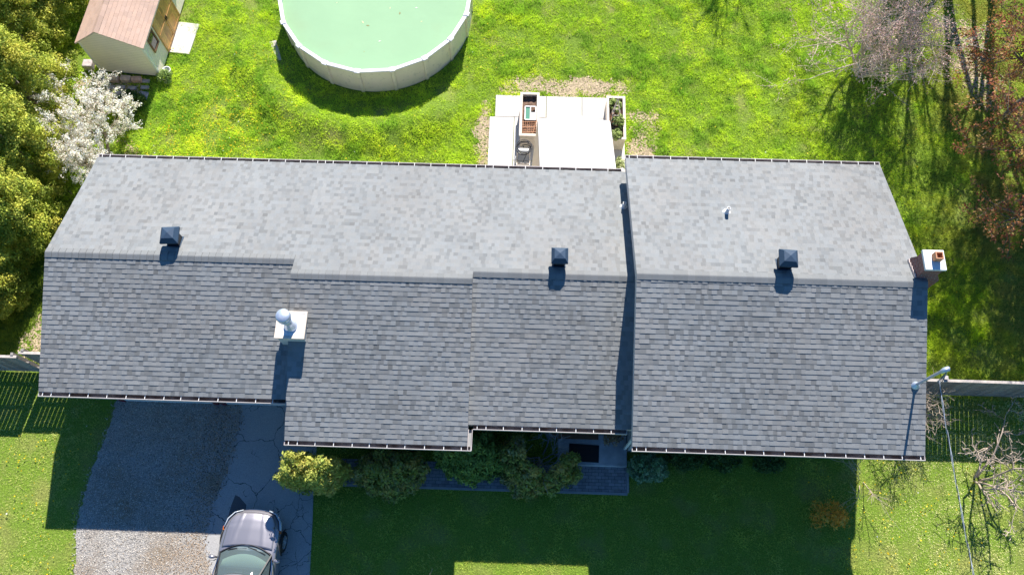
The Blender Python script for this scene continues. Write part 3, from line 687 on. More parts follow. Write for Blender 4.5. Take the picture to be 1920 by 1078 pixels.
# ================================================================ SHED
def shed():
    fw = Vector((-14.5, 18.72)); ax = Vector((.068, .9977)); ay = Vector((-.9977, .068))       # along the front wall, and to the back
    def W(u, v, z): p = fw + ax * u + ay * v; return (p.x, p.y, z)
    Ln, Dp, h, pk = 4.35, 2.42, 1.92, 2.62; vr = Dp * .58
    root = empty('garden_shed', (fw.x, fw.y, 0), 'cream garden shed with brown shingle roof and varnished wooden doors', 'shed')
    def lp(o): o.parent = root; o.matrix_parent_inverse = Matrix.Translation((-fw.x, -fw.y, 0)); return o
    mb = MB(); ring = [(0, .08), (Dp, .08), (Dp, h), (vr, pk - .04), (0, h)]
    V = [W(u, v, z) for u in (0, Ln) for v, z in ring]
    mb.faces(V, [(0, 1, 6, 5), (1, 2, 7, 6), (4, 0, 5, 9), (0, 4, 3, 2, 1), (5, 6, 7, 8, 9)], 0); lp(mb.build('wall', m_siding))
    for u, v in ((-.012, -.012), (-.012, Dp - .07), (Ln - .07, -.012)):
        mb = MB()
        P = [W(u + a, v + b, z) for z in (.08, h - .02) for a, b in ((0, 0), (.082, 0), (.082, .082), (0, .082))]
        mb.faces(P, [(0, 1, 5, 4), (1, 2, 6, 5), (2, 3, 7, 6), (3, 0, 4, 7)]); lp(mb.build('corner_trim', m_white))
    # roof: two planes with shingles, built in local frame then mapped
    loc = MB(); sl = (pk - h) / vr; s2 = (pk - h) / (Dp - vr); ov = .10
    fr = (-ov, h - ov * sl); bk = (Dp + ov, h - ov * s2); rd = (vr, pk)
    deck = MB(); t = .06
    ring = [fr, rd, bk, (bk[0], bk[1] - t), (rd[0], rd[1] - t), (fr[0], fr[1] - t)]
    V = [W(u, v, z) for u in (-.08, Ln + .08) for v, z in ring]
    deck.faces(V, [(0, 1, 7, 6), (1, 2, 8, 7), (2, 3, 9, 8), (3, 4, 10, 9), (4, 5, 11, 10), (5, 0, 6, 11), (0, 5, 4, 1), (1, 4, 3, 2), (6, 7, 10, 11), (7, 8, 9, 10)], 1)
    loc.v = []; shingles(loc, -.085, Ln + .085, (fr[0], fr[1] + .004), (rd[0], rd[1] + .004), 71, e=.14, tabw=(.16, .30), hi=.012, lo=.010, vary=.35)
    shingles(loc, -.085, Ln + .085, (bk[0], bk[1] + .004), (rd[0], rd[1] + .004), 72, e=.14, tabw=(.16, .30), hi=.012, lo=.010, vary=.35)
    n0 = len(deck.v); deck.v += [W(x, y, z) for x, y, z in loc.v]; deck.f += [tuple(i + n0 for i in f) for f in loc.f]; deck.m += loc.m; deck.c += loc.c; deck.sm += loc.sm
    u = -.085
    while u < Ln + .08:
        un = min(u + .25, Ln + .085); k = rnd.uniform(.8, 1)
        deck.faces([W(a, vr + b, pk + c) for a, e in ((u, .02), (un, .03)) for b, c in ((-.13, -.13 * sl + e), (0, e), (.13, -.13 * s2 + e))], [(0, 3, 4, 1), (1, 4, 5, 2)], 0, (k,) * 3); u = un
    lp(deck.build('roof', [m_redshingle, m_planter]))
    def boxl(mb, u0, u1, v0, v1, z0, z1, m=0, c=(1, 1, 1)):
        P = [W(u, v, z) for z in (z0, z1) for v in (v0, v1) for u in (u0, u1)]
        mb.faces(P, [(0, 2, 3, 1), (4, 5, 7, 6), (0, 1, 5, 4), (2, 6, 7, 3), (0, 4, 6, 2), (1, 3, 7, 5)], m, c)
    d0, d1 = 1.12, 2.92; mid = (d0 + d1) / 2
    for a, b in ((d0, mid - .005), (mid + .005, d1)):
        mb = MB(); u = a
        while u < b - .01:
            un = min(u + .13, b); k = rnd.uniform(.65, 1.25); boxl(mb, u, un - .004, -.035, -.015, .12, 1.80, 0, (k, k * rnd.uniform(.9, 1.05), k)); u = un
        o = lp(mb.build('door', m_wood)); f = MB()
        for z in (.12, .93, 1.70): boxl(f, a + .075, b - .075, -.052, -.036, z, z + .10, 0, (.8, .8, .8))
        for uu in (a, b - .07): boxl(f, uu, uu + .07, -.053, -.036, .12, 1.80, 0, (.75, .75, .75))
        f.build('door_frame', m_wood, o)
        h_ = MB(); hu = mid - .06 if b < d1 - .1 else mid + .03; boxl(h_, hu, hu + .03, -.09, -.055, .95, 1.12); h_.build('handle', m_black, o)
    for a, b in ((.42, .98), (3.12, 3.62)):
        mb = MB()
        boxl(mb, a, a + .06, -.05, -.005, .95, 1.70); boxl(mb, b - .06, b, -.05, -.005, .95, 1.70); boxl(mb, a + .06, b - .06, -.05, -.005, .95, 1.01); boxl(mb, a + .06, b - .06, -.05, -.005, 1.64, 1.70)
        o = lp(mb.build('window', m_wood_d)); p = MB(); boxl(p, a + .06, b - .06, -.02, -.01, 1.01, 1.64); p.build('pane', m_pane, o)
    rp = MB(); rp.box(-14.47, -13.52, 19.84, 21.32, .0, .07, rot=R(-6)); tag(rp.build('shed_ramp', m_conc, bevel=.015), 'pale square slab lying in the grass before the shed doors', 'slab')
    # foundation blocks
    pos = [(-16.35, 18.52, .50, .24, 'long ribbed tan stone block against the shed wall'), (-15.83, 18.52, .40, .24, 'plain tan stone block in the middle of the row at the shed wall'), (-15.40, 18.50, .38, .22, 'reddish round-cornered stone block nearest the shed corner post')]
    for i, (x, y, a, b, lab) in enumerate(pos):
        s = MB(); k = [(1.5, 1.2, .95), (1.35, 1.15, 1), (1.3, .95, .8)][i]; s.box(x - a / 2, x + a / 2, y - b / 2, y + b / 2, 0, .22, c=k, rot=R(rnd.uniform(-4, 4))); tag(s.build('stone_block', m_stone, bevel=.04), lab, 'stone block', 'stones laid at the foot of the shed')
    grid = [(-16.4, 18.17), (-16.0, 18.19), (-15.55, 18.16), (-15.05, 18.2), (-15.08, 18.5), (-16.5, 17.80), (-16.03, 17.83), (-15.55, 17.80), (-15.05, 17.84), (-16.75, 18.55), (-17.4, 19.1)]
    names = ['flat mossy stone at the left of the second row by the shed', 'flat mossy stone second from the left in the second row by the shed', 'flat mossy stone third from the left in the second row by the shed', 'flat grey stone at the right of the second row by the shed',
             'small grey stone right of the reddish block under the shed', 'square paving stone leftmost in the outer row by the shed', 'square paving stone second from the left in the outer row by the shed', 'square paving stone third from the left in the outer row by the shed', 'square paving stone rightmost in the outer row by the shed',
             'dark stone left of the ribbed block under the shed', 'large grey block half hidden behind the left shed corner']
    for (x, y), lab in zip(grid, names):
        big = y < 18 or 'large' in lab; a = .38 if big else .34; b = .34 if big else .17; zt_ = .3 if 'large' in lab else .07; k = rnd.uniform(.8, 1.15)
        s = MB(); s.box(x - a / 2, x + a / 2, y - b / 2, y + b / 2, 0, zt_, c=(k, k * .97, k), rot=R(rnd.uniform(-6, 6))); tag(s.build('stone_block', m_stone, bevel=.035), lab, 'stone block', 'stones laid at the foot of the shed')
shed()

# ================================================================ PLANTERS and patio things
def planter(x0, x1, y0, y1, h, lab):
    root = empty('planter_box', ((x0 + x1) / 2, (y0 + y1) / 2, .06), lab, 'planter', 'long raised planters on the back patio')
    def lp(o): o.parent = root; o.matrix_parent_inverse = Matrix.Translation(-root.location); return o
    t = .05; mb = MB(); z0 = .06
    for k in range(5):
        za = z0 + k * (h - z0 - .03) / 5; zb = za + (h - z0 - .03) / 5 - .006; c = (rnd.uniform(.9, 1.05),) * 3
        mb.box(x0, x1, y0, y0 + t, za, zb, c=c); mb.box(x0, x1, y1 - t, y1, za, zb, c=c)
        mb.box(x0, x0 + t, y0 + t + .001, y1 - t - .001, za, zb, c=c); mb.box(x1 - t, x1, y0 + t + .001, y1 - t - .001, za, zb, c=c)
    lp(mb.build('side_boards', m_planter))
    mb = MB(); e = .03; u = .07
    mb.box(x0 - e, x1 + e, y0 - e, y0 + u, h - .029, h); mb.box(x0 - e, x1 + e, y1 - u, y1 + e, h - .029, h); mb.box(x0 - e, x0 + u, y0 + u + .001, y1 - u - .001, h - .029, h); mb.box(x1 - u, x1 + e, y0 + u + .001, y1 - u - .001, h - .029, h)
    lp(mb.build('rim', m_planter, bevel=.004))
    nx, ny = 12, 30; V = []; F = []
    for j in range(ny + 1):
        for i in range(nx + 1): V.append((x0 + t + (x1 - x0 - 2 * t) * i / nx, y0 + t + (y1 - y0 - 2 * t) * j / ny, h - .17 + rnd.uniform(-.02, .03)))
    for j in range(ny):
        for i in range(nx): a = j * (nx + 1) + i; F.append((a, a + 1, a + nx + 2, a + nx + 1))
    mb = MB(); mb.faces(V, F, 0, smooth=True); lp(mb.build('soil', m_soil)); return root
planter(-.37, .30, 16.02, 17.86, .86, 'planter box holding a white frame and rusty mesh, left on the patio')
planter(2.87, 3.52, 15.98, 17.80, .86, 'planter box with leafy plants and obelisk, right on the patio')

# white cold-frame lid, wire trays
root = empty('cold_frame', (.02, 17.0, .72), 'white framed cold frame lid standing in the left planter', 'cold frame')
def rel(o, r_): o.parent = r_; o.matrix_parent_inverse = Matrix.Translation(-r_.location); return o
mb = MB()
for a, b in (((-.20, 16.72, .80), (-.20, 17.30, .80)), ((.0, 16.72, .80), (.0, 17.30, .80)), ((.20, 16.72, .80), (.20, 17.30, .80)), ((-.20, 16.72, .80), (.20, 16.72, .80)), ((-.20, 17.30, .80), (.20, 17.30, .80))): mb.bar(a, b, .035)
rel(mb.build('frame', m_white), root)
mb = MB(); mb.box(-.18, -.02, 16.74, 17.28, .78, .786); rel(mb.build('pane', mat('green_pane', (.10, .26, .17), .15, spec=.7)), root)
mb = MB(); mb.box(.02, .18, 16.74, 17.05, .79, .80); rel(mb.build('panel', m_white), root)
m_rust = mat('rusty_metal', (.48, .24, .13), .8, n1=(20, .3))
mb = MB()
for k in range(7): x = -.27 + k * .08; mb.bar((x, 16.12, .84 - .02 * (k % 2)), (x + .02, 16.62, .86), .012)
for k in range(5): y = 16.14 + k * .11; mb.bar((-.29, y, .85), (.24, y + .02, .87), .012 if k % 2 else .02)
mb.bar((.10, 16.1, .84), (.24, 16.6, .95), .03)
tag(mb.build('wire_tray', m_rust), 'rusty wire mesh tray lying in the left planter', 'tray')
root = empty('plant_obelisk', (3.18, 16.95, .70), 'slender tan obelisk trellis lying over the right planter', 'trellis')
mb = MB(); tip = (3.19, 17.28, 1.5)
for dx, dy in ((-.22, -.22), (.2, -.22), (.2, .2), (-.2, .2)): mb.bar((3.19 + dx, 16.85 + dy, .70), tip, .022)
rel(mb.build('leg', m_planter), root)
for k, t in enumerate((.15, .38, .6)):
    f = MB(); q = []
    for dx, dy in ((-.22, -.22), (.2, -.22), (.2, .2), (-.2, .2)): q.append(Vector((3.19 + dx, 16.85 + dy, .70)).lerp(Vector(tip), t))
    for i in range(4): f.bar(q[i], q[(i + 1) % 4], .02)
    rel(f.build('ring', m_rust if k == 0 else m_planter), root)

# hose reel cart with a coiled black hose
root = empty('hose_cart', (-.20, 15.3, .06), 'cream hose cart with a coiled black hose below the left planter', 'hose cart')
mb = MB()
for x in (-.45, .02):
    mb.tube([(x, 14.75, .85), (x, 15.0, .55), (x, 15.35, .14), (x, 15.62, .14)], .018, 6); mb.tube([(x, 15.35, .14), (x, 15.5, .62)], .016, 6)
for y, z in ((14.75, .85), (15.0, .55), (15.62, .14)): mb.tube([(-.45, y, z), (.02, y, z)], .018, 6)
rel(mb.build('frame', m_planter), root)
for x in (-.49, .04):
    w_ = MB(); w_.tube([(x - .02, 15.38, .19), (x + .02, 15.38, .19)], .13, 16); rel(w_.build('wheel', m_white), root)
mb = MB(); mb.tube([(-.40, 15.5, .60), (-.03, 15.5, .60)], .10, 14); rel(mb.build('drum', m_white), root)
mb = MB(); pts = []; r = random.Random(8)
for i in range(150):
    t = i / 149 * 5.3 * 2 * math.pi; q = .27 + .025 * math.sin(t * .37) - .012 * (i / 149); pts.append((-.19 + q * math.cos(t) + .02 * math.sin(t * .21), 15.56 + q * .95 * math.sin(t) + .03 * math.sin(t * .13), .82 - i * .0012 + .05 * math.sin(t * .5)))
pts += [(-.1, 15.35, .62), (-.22, 15.1, .5), (-.32, 14.9, .3), (-.42, 14.5, .09)]
mb.tube(pts, .013, 6); rel(mb.build('hose', m_hose), root)

# white patio canopy in front of the back door
root = empty('patio_canopy', (1.6, 14.7, .06), 'white fabric canopy over the back patio against the house', 'canopy')
def lerp3(a, b, t): return tuple(a[i] * (1 - t) + b[i] * t for i in range(3))
L0, P0, R0 = (.26, 15.86, 2.18), (1.35, 15.94, 2.42), (2.80, 15.86, 2.18)
L1, P1, R1 = (.40, 13.30, 2.22), (1.45, 13.3, 2.58), (3.02, 13.30, 2.30)
mb = MB(); nx, ny = 16, 14; V = []
for j in range(ny + 1):
    for i in range(nx + 1):
        u = i / nx; v = j / ny; a, b, t = (L0, P0, u * 2) if u <= .5 else (P0, R0, u * 2 - 1); c, d = (L1, P1) if u <= .5 else (P1, R1)
        p = lerp3(lerp3(a, b, t), lerp3(c, d, t), v); s_ = -.05 * math.sin(math.pi * t) * abs(math.sin(math.pi * v)); V.append((p[0], p[1], p[2] + s_))
n1 = len(V); V2 = V + [(x, y, z - .006) for x, y, z in V]; F = []
for j in range(ny):
    for i in range(nx): a = j * (nx + 1) + i; F.append((a, a + 1, a + nx + 2, a + nx + 1)); F.append((a + n1, a + n1 + nx + 1, a + n1 + nx + 2, a + n1 + 1))
mb.faces(V2, F, 0, smooth=True); rel(mb.build('fabric', m_canvas), root)
mb = MB()          # side curtain hanging outwards on the west side, its shade painted tan
q = [(.235, 15.5, 1.98), (.26, 15.84, 2.17), (.395, 13.32, 2.21), (.02, 13.36, 1.55)]
mb.faces([q[0], q[1], q[2], q[3]] + [(x - .01, y, z - .004) for x, y, z in q], [(0, 1, 2, 3), (7, 6, 5, 4), (0, 3, 7, 4)]); rel(mb.build('side_curtain', mat('canvas_shade', (.56, .43, .31), .85, n1=(4, .06))), root)
for a, b in ((L0, P0), (P0, R0), (P0, P1), (L0, L1), (R0, R1)):
    f = MB(); f.bar((a[0], a[1], a[2] - .075), (b[0], b[1], b[2] - .075), .03); rel(f.build('frame_bar', m_white), root)
for x, y in ((.30, 15.8), (2.76, 15.8), (.42, 13.4), (2.98, 13.4)):
    f = MB(); f.tube([(x, y, .06), (x, y, 2.11)], .022, 8); rel(f.build('leg', m_white), root)

# ================================================================ FENCES
def fence(x0, x1, y, h, lab, post_x, rail_side=-1, seed=1):
    root = empty('wooden_fence', (x0, y, 0), lab, 'fence'); r = random.Random(seed)
    mb = MB(); x = x0
    while x < x1 - .02:
        wd = .135; k = r.uniform(.72, 1.15); mb.box(x, min(x + wd, x1), y - .009, y + .009, .04, h - .04 + r.uniform(-.012, .012), 0, (k, k, k)); x += wd + .014
    rel(mb.build('boards', m_fence), root)
    for z in (.35, 1.0, h - .12):
        f = MB(); f.box(x0, x1, y + .0095, y + .05, z, z + .09); rel(f.build('rail', m_fence), root)
    f = MB(); f.box(x0, x1, y - .03, y + .055, h - .03, h + .005, c=(1.7, 1.65, 1.6)); rel(f.build('cap_rail', m_fence), root)
    for px in post_x:
        p = MB(); p.box(px - .045, px + .045, y + .051, y + .14, 0, h + .03); po = rel(p.build('post', m_fence), root)
        if px in (13.3, 11.0):
            c = MB(); c.box(px - .06, px + .06, y + .035, y + .155, h + .031, h + .07); c.build('post_cap', m_trim, po)
    return root
fence(-26, -16.15, 6.76, 1.80, 'weathered board fence running left from the garage corner', [-16.3, -18.7, -21.1, -23.5, -25.8], seed=2)
fence(-16.12, -14.16, 6.90, 1.80, 'short offset gate panel between the left fence and the garage', [-16.0, -14.3], seed=3)
fence(12.72, 26, 6.92, 1.80, 'weathered board fence running right from the house corner', [13.3, 15.9, 18.5, 21.1, 23.7], seed=4)
fence(10.90, 12.70, 6.97, 1.70, 'short fence panel between the house wall and the right fence', [11.0, 12.55], seed=5)

# ================================================================ CAR
def car():
    root = empty('parked_car', (0, 0, 0), 'dark metallic grey sedan parked nose towards the garage', 'car')
    def q(o): o.parent = root; return o
    # local: +y forward (nose at 0), x right, z up; stations along y (negative = rearward)
    st = [  # y, half width, z bottom, z belt(edge), z centre, tuck
        (-.00, .48, .30, .52, .56), (-.05, .62, .22, .62, .67), (-.16, .77, .18, .70, .755), (-.34, .86, .17, .76, .82), (-.60, .905, .17, .80, .875), (-.95, .92, .17, .845, .93), (-1.25, .925, .17, .88, .965),
        (-1.9, .925, .17, .90, .95), (-2.6, .925, .17, .92, .95), (-3.3, .92, .17, .94, .97), (-3.75, .91, .18, .95, 1.0), (-4.1, .88, .20, .94, 1.0), (-4.4, .80, .25, .88, .96), (-4.55, .66, .34, .78, .84), (-4.60, .45, .42, .62, .66)]
    V = []; F = []; sec = 17
    for (y, w_, zb, ze, zc) in st:
        zm = zb + (ze - zb) * .55
        half = [(0, zb), (w_ * .8, zb), (w_ * .97, zb + .06), (w_ * 1.0, zm - .06), (w_ * .995, zm + .06), (w_ * .97, ze - .05), (w_ * .90, ze + (zc - ze) * .15), (w_ * .62, ze + (zc - ze) * .72), (0, zc)]
        ringv = half + [(-a, b) for a, b in half[-2:0:-1]]
        sec = len(ringv); bow = .20 if y > -.5 else (.10 if y > -1 else 0)
        V += [(a, y - bow * (abs(a) / .92) ** 2.2, b) for a, b in ringv]
    for i in range(len(st) - 1):
        for k in range(sec): F.append((i * sec + k, i * sec + (k + 1) % sec, (i + 1) * sec + (k + 1) % sec, (i + 1) * sec + k))
    F.append(tuple(range(sec))[::-1]); F.append(tuple((len(st) - 1) * sec + k for k in range(sec)))
    # open the cabin: drop the top faces between the cowl and the boot
    F2 = []
    for f in F:
        if len(f) == 4:
            c = [sum(V[i][j] for i in f) / 4 for j in range(3)]
            if -3.6 < c[1] < -1.2 and c[2] > .90 and abs(c[0]) < .86: continue
        F2.append(f)
    mb = MB(); mb.faces(V, F2, 0, smooth=True); o = q(mb.build('body', m_carpaint)); s = o.modifiers.new('s', 'SUBSURF'); s.levels = s.render_levels = 2
    # bonnet panel lying 4 mm proud, with its two creases
    hw = lambda y: np.interp(-y, [0, .1, .3, .6, 1.0, 1.3], [.30, .55, .70, .745, .765, .77]); V = []; ny, nx = 18, 28
    for j in range(ny + 1):
        y = -.12 - j / ny * 1.0
        for i in range(nx + 1):
            u = i / nx * 2 - 1; W_ = float(hw(y)); x = u * W_; ze = np.interp(-y, [.05, .16, .34, .6, .95, 1.25], [.62, .70, .76, .80, .845, .88]); zc = np.interp(-y, [.05, .16, .34, .6, .95, 1.25], [.675, .755, .82, .875, .93, .965])
            f = abs(x) / .92; z = zc - (zc - ze) * (.28 * (f / .62) if f < .62 else .28 + .57 * (f - .62) / .28)
            cr = .30 + .16 * (-y); z += .016 * math.exp(-((abs(x) - cr) / .035) ** 2) + .014 + .010 * (1 - u * u)
            V.append((x, y - .20 * f ** 2.2 * (1 if y > -.5 else .6), z))
    mb = MB(); mb.faces(V, [(j * (nx + 1) + i, j * (nx + 1) + i + 1, (j + 1) * (nx + 1) + i + 1, (j + 1) * (nx + 1) + i) for j in range(ny) for i in range(nx)], 0, smooth=True)
    o = q(mb.build('bonnet', m_carpaint)); sm = o.modifiers.new('t', 'SOLIDIFY'); sm.thickness = .012
    # glasshouse
    base = [(-1.10, .0), ]; 
    def arc(y, w_, z, bow, n=10, zb=.0): return [((i / n * 2 - 1) * w_, y - bow * abs(i / n * 2 - 1) ** 2, z - zb * abs(i / n * 2 - 1) ** 2) for i in range(n + 1)]
    c0 = arc(-1.12, .76, .955, .26, zb=.03); c1 = arc(-1.50, .69, 1.20, .20, zb=.03); c2 = arc(-1.92, .60, 1.40, .13, zb=.04)
    mb = MB(); n = 11; V = c0 + c1 + c2
    mb.faces(V, [(r_ * n + i, r_ * n + i + 1, (r_ + 1) * n + i + 1, (r_ + 1) * n + i) for r_ in (0, 1) for i in range(n - 1)], 0, smooth=True); q(mb.build('windscreen', m_glass))
    r1 = arc(-1.93, .61, 1.405, .13, zb=.045); r2 = arc(-2.5, .62, 1.455, .0, zb=.05); r3 = arc(-3.05, .58, 1.40, -.06, zb=.05)
    mb = MB(); V = r1 + r2 + r3; mb.faces(V, [(r_ * n + i, r_ * n + i + 1, (r_ + 1) * n + i + 1, (r_ + 1) * n + i) for r_ in (0, 1) for i in range(n - 1)], 0, smooth=True)
    o = q(mb.build('roof_panel', m_carpaint)); sm = o.modifiers.new('t', 'SOLIDIFY'); sm.thickness = .02
    g3 = arc(-3.06, .57, 1.39, -.06, zb=.05); g4 = arc(-3.72, .72, .99, -.12, zb=.03)
    mb = MB(); mb.faces(g3 + g4, [(i, i + 1, n + i + 1, n + i) for i in range(n - 1)], 0, smooth=True); q(mb.build('rear_window', m_glass))
    for sgn in (-1, 1):
        A_ = [(sgn * .77, -1.38, .93), (sgn * .84, -2.5, .96), (sgn * .78, -3.6, .98), (sgn * .585, -2.06, 1.36), (sgn * .61, -2.5, 1.40), (sgn * .575, -3.0, 1.345)]
        mb = MB(); mb.faces(A_, [(0, 1, 4, 3), (1, 2, 5, 4)]); q(mb.build('side_window', m_glass))
        mb = MB(); mb.bar((sgn * .785, -1.33, .93), (sgn * .60, -2.05, 1.375), .04, .035, 1); mb.bar((sgn * .80, -3.62, .97), (sgn * .58, -3.02, 1.35), .07, .05); mb.bar((sgn * .60, -2.05, 1.375), (sgn * .62, -2.5, 1.405), .05, .04); mb.bar((sgn * .62, -2.5, 1.405), (sgn * .58, -3.02, 1.35), .05, .04)
        q(mb.build('pillar', [m_carpaint, m_plastic]))
        mb = MB(); mb.bar((sgn * .825, -2.45, .95), (sgn * .62, -2.5, 1.39), .08, .03); q(mb.build('door_pillar', m_plastic))
        mb = MB(); mb.bar((sgn * .80, -1.45, .915), (sgn * .875, -1.9, .935), .02, .02); mb.bar((sgn * .875, -1.9, .935), (sgn * .86, -3.3, .97), .02, .02); q(mb.build('window_strip', m_chrome))
        # mirror
        mb = MB(); V = []; cxm = sgn * .985
        for i in range(7):
            for k in range(12):
                a = math.pi * i / 6; b = 2 * math.pi * k / 12; V.append((cxm + .115 * math.sin(a) * math.cos(b), -1.52 + .06 * math.cos(a) + (.02 if True else 0), 1.00 + .075 * math.sin(a) * math.sin(b)))
        mb.faces(V, [(i * 12 + k, i * 12 + (k + 1) % 12, (i + 1) * 12 + (k + 1) % 12, (i + 1) * 12 + k) for i in range(6) for k in range(12)], 0, smooth=True); mb.bar((sgn * .83, -1.50, .94), (sgn * .93, -1.50, .97), .05, .03, 1)
        q(mb.build('wing_mirror', [m_carpaint, m_plastic]))
        # headlight
        mb = MB(); V = [(sgn * .40, -.075, .585), (sgn * .66, -.17, .60), (sgn * .83, -.42, .66), (sgn * .865, -.66, .73), (sgn * .84, -.64, .795), (sgn * .78, -.38, .765), (sgn * .62, -.18, .715), (sgn * .40, -.10, .665)]
        V = [(x * 1.025, y + .035, z + .012) for x, y, z in V]
        mb.faces(V, [(0, 1, 6, 7), (1, 2, 5, 6), (2, 3, 4, 5)] , 0, smooth=True); o = q(mb.build('headlight', m_lamp)); sm = o.modifiers.new('t', 'SOLIDIFY'); sm.thickness = .03
        mb = MB(); mb.box(min(sgn * .84, sgn * .905), max(sgn * .84, sgn * .905), -.70, -.58, .69, .75); mb.build('indicator', m_amber, o, bevel=.01)
        for y in (-.92, -3.62):
            wx = sgn * .845; mb = MB(); prof = [(.20, -.10), (.29, -.105), (.325, -.08), (.335, 0), (.325, .08), (.29, .105), (.20, .10)]; V = []; nn = 28
            for rr_, xx in prof:
                for k in range(nn): t = 2 * math.pi * k / nn; V.append((wx + xx, y + rr_ * math.cos(t), .335 + rr_ * math.sin(t)))
            mb.faces(V, [(i * nn + k, i * nn + (k + 1) % nn, (i + 1) * nn + (k + 1) % nn, (i + 1) * nn + k) for i in range(len(prof) - 1) for k in range(nn)], 0, smooth=True)
            wl = q(mb.build('wheel', m_tyre)); rm = MB(); ox = wx + sgn * .085
            for k in range(10):
                t = 2 * math.pi * k / 10; rm.bar((ox + sgn * .012, y + .04 * math.cos(t), .335 + .04 * math.sin(t)), (ox, y + .195 * math.cos(t + .08), .335 + .195 * math.sin(t + .08)), .035, .03)
            rm.tube([(ox - .02, y, .335), (ox + .02, y, .335)], .05, 14)
            ring = [(ox, y + .20 * math.cos(2 * math.pi * k / 24), .335 + .20 * math.sin(2 * math.pi * k / 24)) for k in range(25)]; rm.tube(ring, .018, 6, cap=False); rm.build('rim', m_alloy, wl)
            # dark wheel arch lip
            la = MB(); arch = [(sgn * .925, y + .385 * math.cos(math.pi * k / 14), .33 + .375 * math.sin(math.pi * k / 14)) for k in range(15)]; la.tube(arch, .022, 6); q(la.build('wheel_arch', m_plastic))
    # grille, plate bar, wipers
    mb = MB()
    for k in range(4): mb.bar((-.36, -.045, .34 + k * .055), (.36, -.045, .34 + k * .055), .018, .02)
    q(mb.build('grille', m_plastic))
    mb = MB(); pts = [(x, -.02 - .20 * (abs(x) / .92) ** 2.2 * 1.2, .50) for x in np.linspace(-.7, .7, 15)]; mb.tube(pts, .018, 6); q(mb.build('bumper_trim', m_chrome))
    for a, b in (((-.55, -1.26, .985), (.02, -1.20, 1.005)), ((.05, -1.16, .985), (.62, -1.33, 1.01))):
        mb = MB(); mb.bar(a, b, .018, .016); mb.bar(a, ((a[0] + b[0]) / 2, (a[1] + b[1]) / 2 + .03, 1.0), .02, .012); q(mb.build('wiper', m_black))
    mb = MB(); pts = arc(-1.085, .78, .962, .27, zb=.035); mb.tube(pts, .022, 6); q(mb.build('cowl', m_plastic))
    # interior
    mb = MB(); V = arc(-1.35, .66, .93, .20) + arc(-1.72, .70, .97, .02) + arc(-1.78, .70, .80, .0); mb.faces(V, [(r_ * 11 + i, r_ * 11 + i + 1, (r_ + 1) * 11 + i + 1, (r_ + 1) * 11 + i) for r_ in (0, 1) for i in range(10)], smooth=True); q(mb.build('dashboard', m_dash))
    mb = MB(); mb.box(-.75, .75, -3.4, -1.35, .30, .34); q(mb.build('cabin_floor', m_plastic))
    for x in (-.36, .36):
        mb = MB(); mb.box(x - .24, x + .24, -2.55, -2.05, .45, .62); mb.bar((x, -2.5, .62), (x, -2.72, 1.12), .44, .14); mb.bar((x, -2.73, 1.14), (x, -2.77, 1.30), .24, .10)
        q(mb.build('seat', m_cushion, bevel=.05))
    mb = MB(); mb.box(-.62, .62, -3.35, -3.0, .45, .64); mb.bar((0, -3.3, .64), (0, -3.5, 1.05), 1.2, .12); q(mb.build('rear_seat', m_cushion, bevel=.05))
    ring = [(.36 + .18 * math.cos(t), -1.93 + .05 * math.sin(t), .93 + .17 * math.sin(t)) for t in np.linspace(0, 2 * math.pi, 25)]; mb = MB(); mb.tube(ring, .015, 6, cap=False); mb.bar((.20, -1.93, .93), (.52, -1.93, .93), .03); q(mb.build('steering_wheel', m_black))
    mb = MB(); mb.box(-.11, .11, -1.90, -1.87, 1.27, 1.33); q(mb.build('rear_view_mirror', m_plastic, bevel=.01))
    for k, (x, y) in enumerate(((-.66, -1.43), (-.60, -1.40), (-.62, -1.50), (.0, -1.34), (.06, -1.31))):
        pass
    root.location = (-8.17, 2.46, .012); root.rotation_euler = (0, 0, R(-2.2)); return root
car()

# ================================================================ PLANTS
def leafcloud(centres, per, rad, size, pal, seed, flat=.5, up=.35, elong=1.6):
    """many small leaf quads scattered in clumps round the centres; colours per leaf from palette rows"""
    g = np.random.default_rng(seed); Cn = np.asarray(centres, float); m = len(Cn); n = m * per
    c = Cn.repeat(per, 0); d = g.normal(size=(n, 3)); d /= np.linalg.norm(d, axis=1)[:, None]; rr = np.cbrt(g.random(n)) * rad
    p = c + d * rr[:, None] * np.array([1, 1, flat])
    nrm = d * .8 + g.normal(size=(n, 3)) * .6 + np.array([0, 0, up]); nrm /= np.linalg.norm(nrm, axis=1)[:, None]
    t = np.cross(nrm, g.normal(size=(n, 3))); t /= np.linalg.norm(t, axis=1)[:, None]; b = np.cross(nrm, t)
    s = size * g.uniform(.6, 1.3, n)[:, None]; a = t * s * elong * .5; bb = b * s * .5
    V = np.stack([p - a, p + bb * .8, p + a, p - bb * .8], 1)
    pal = np.array(pal); cl = pal[g.integers(0, len(pal), m)].repeat(per, 0); C = cl * .65 + pal[g.integers(0, len(pal), n)] * .35
    return V, np.clip(C * g.uniform(.75, 1.25, (n, 1)), 0, .96)

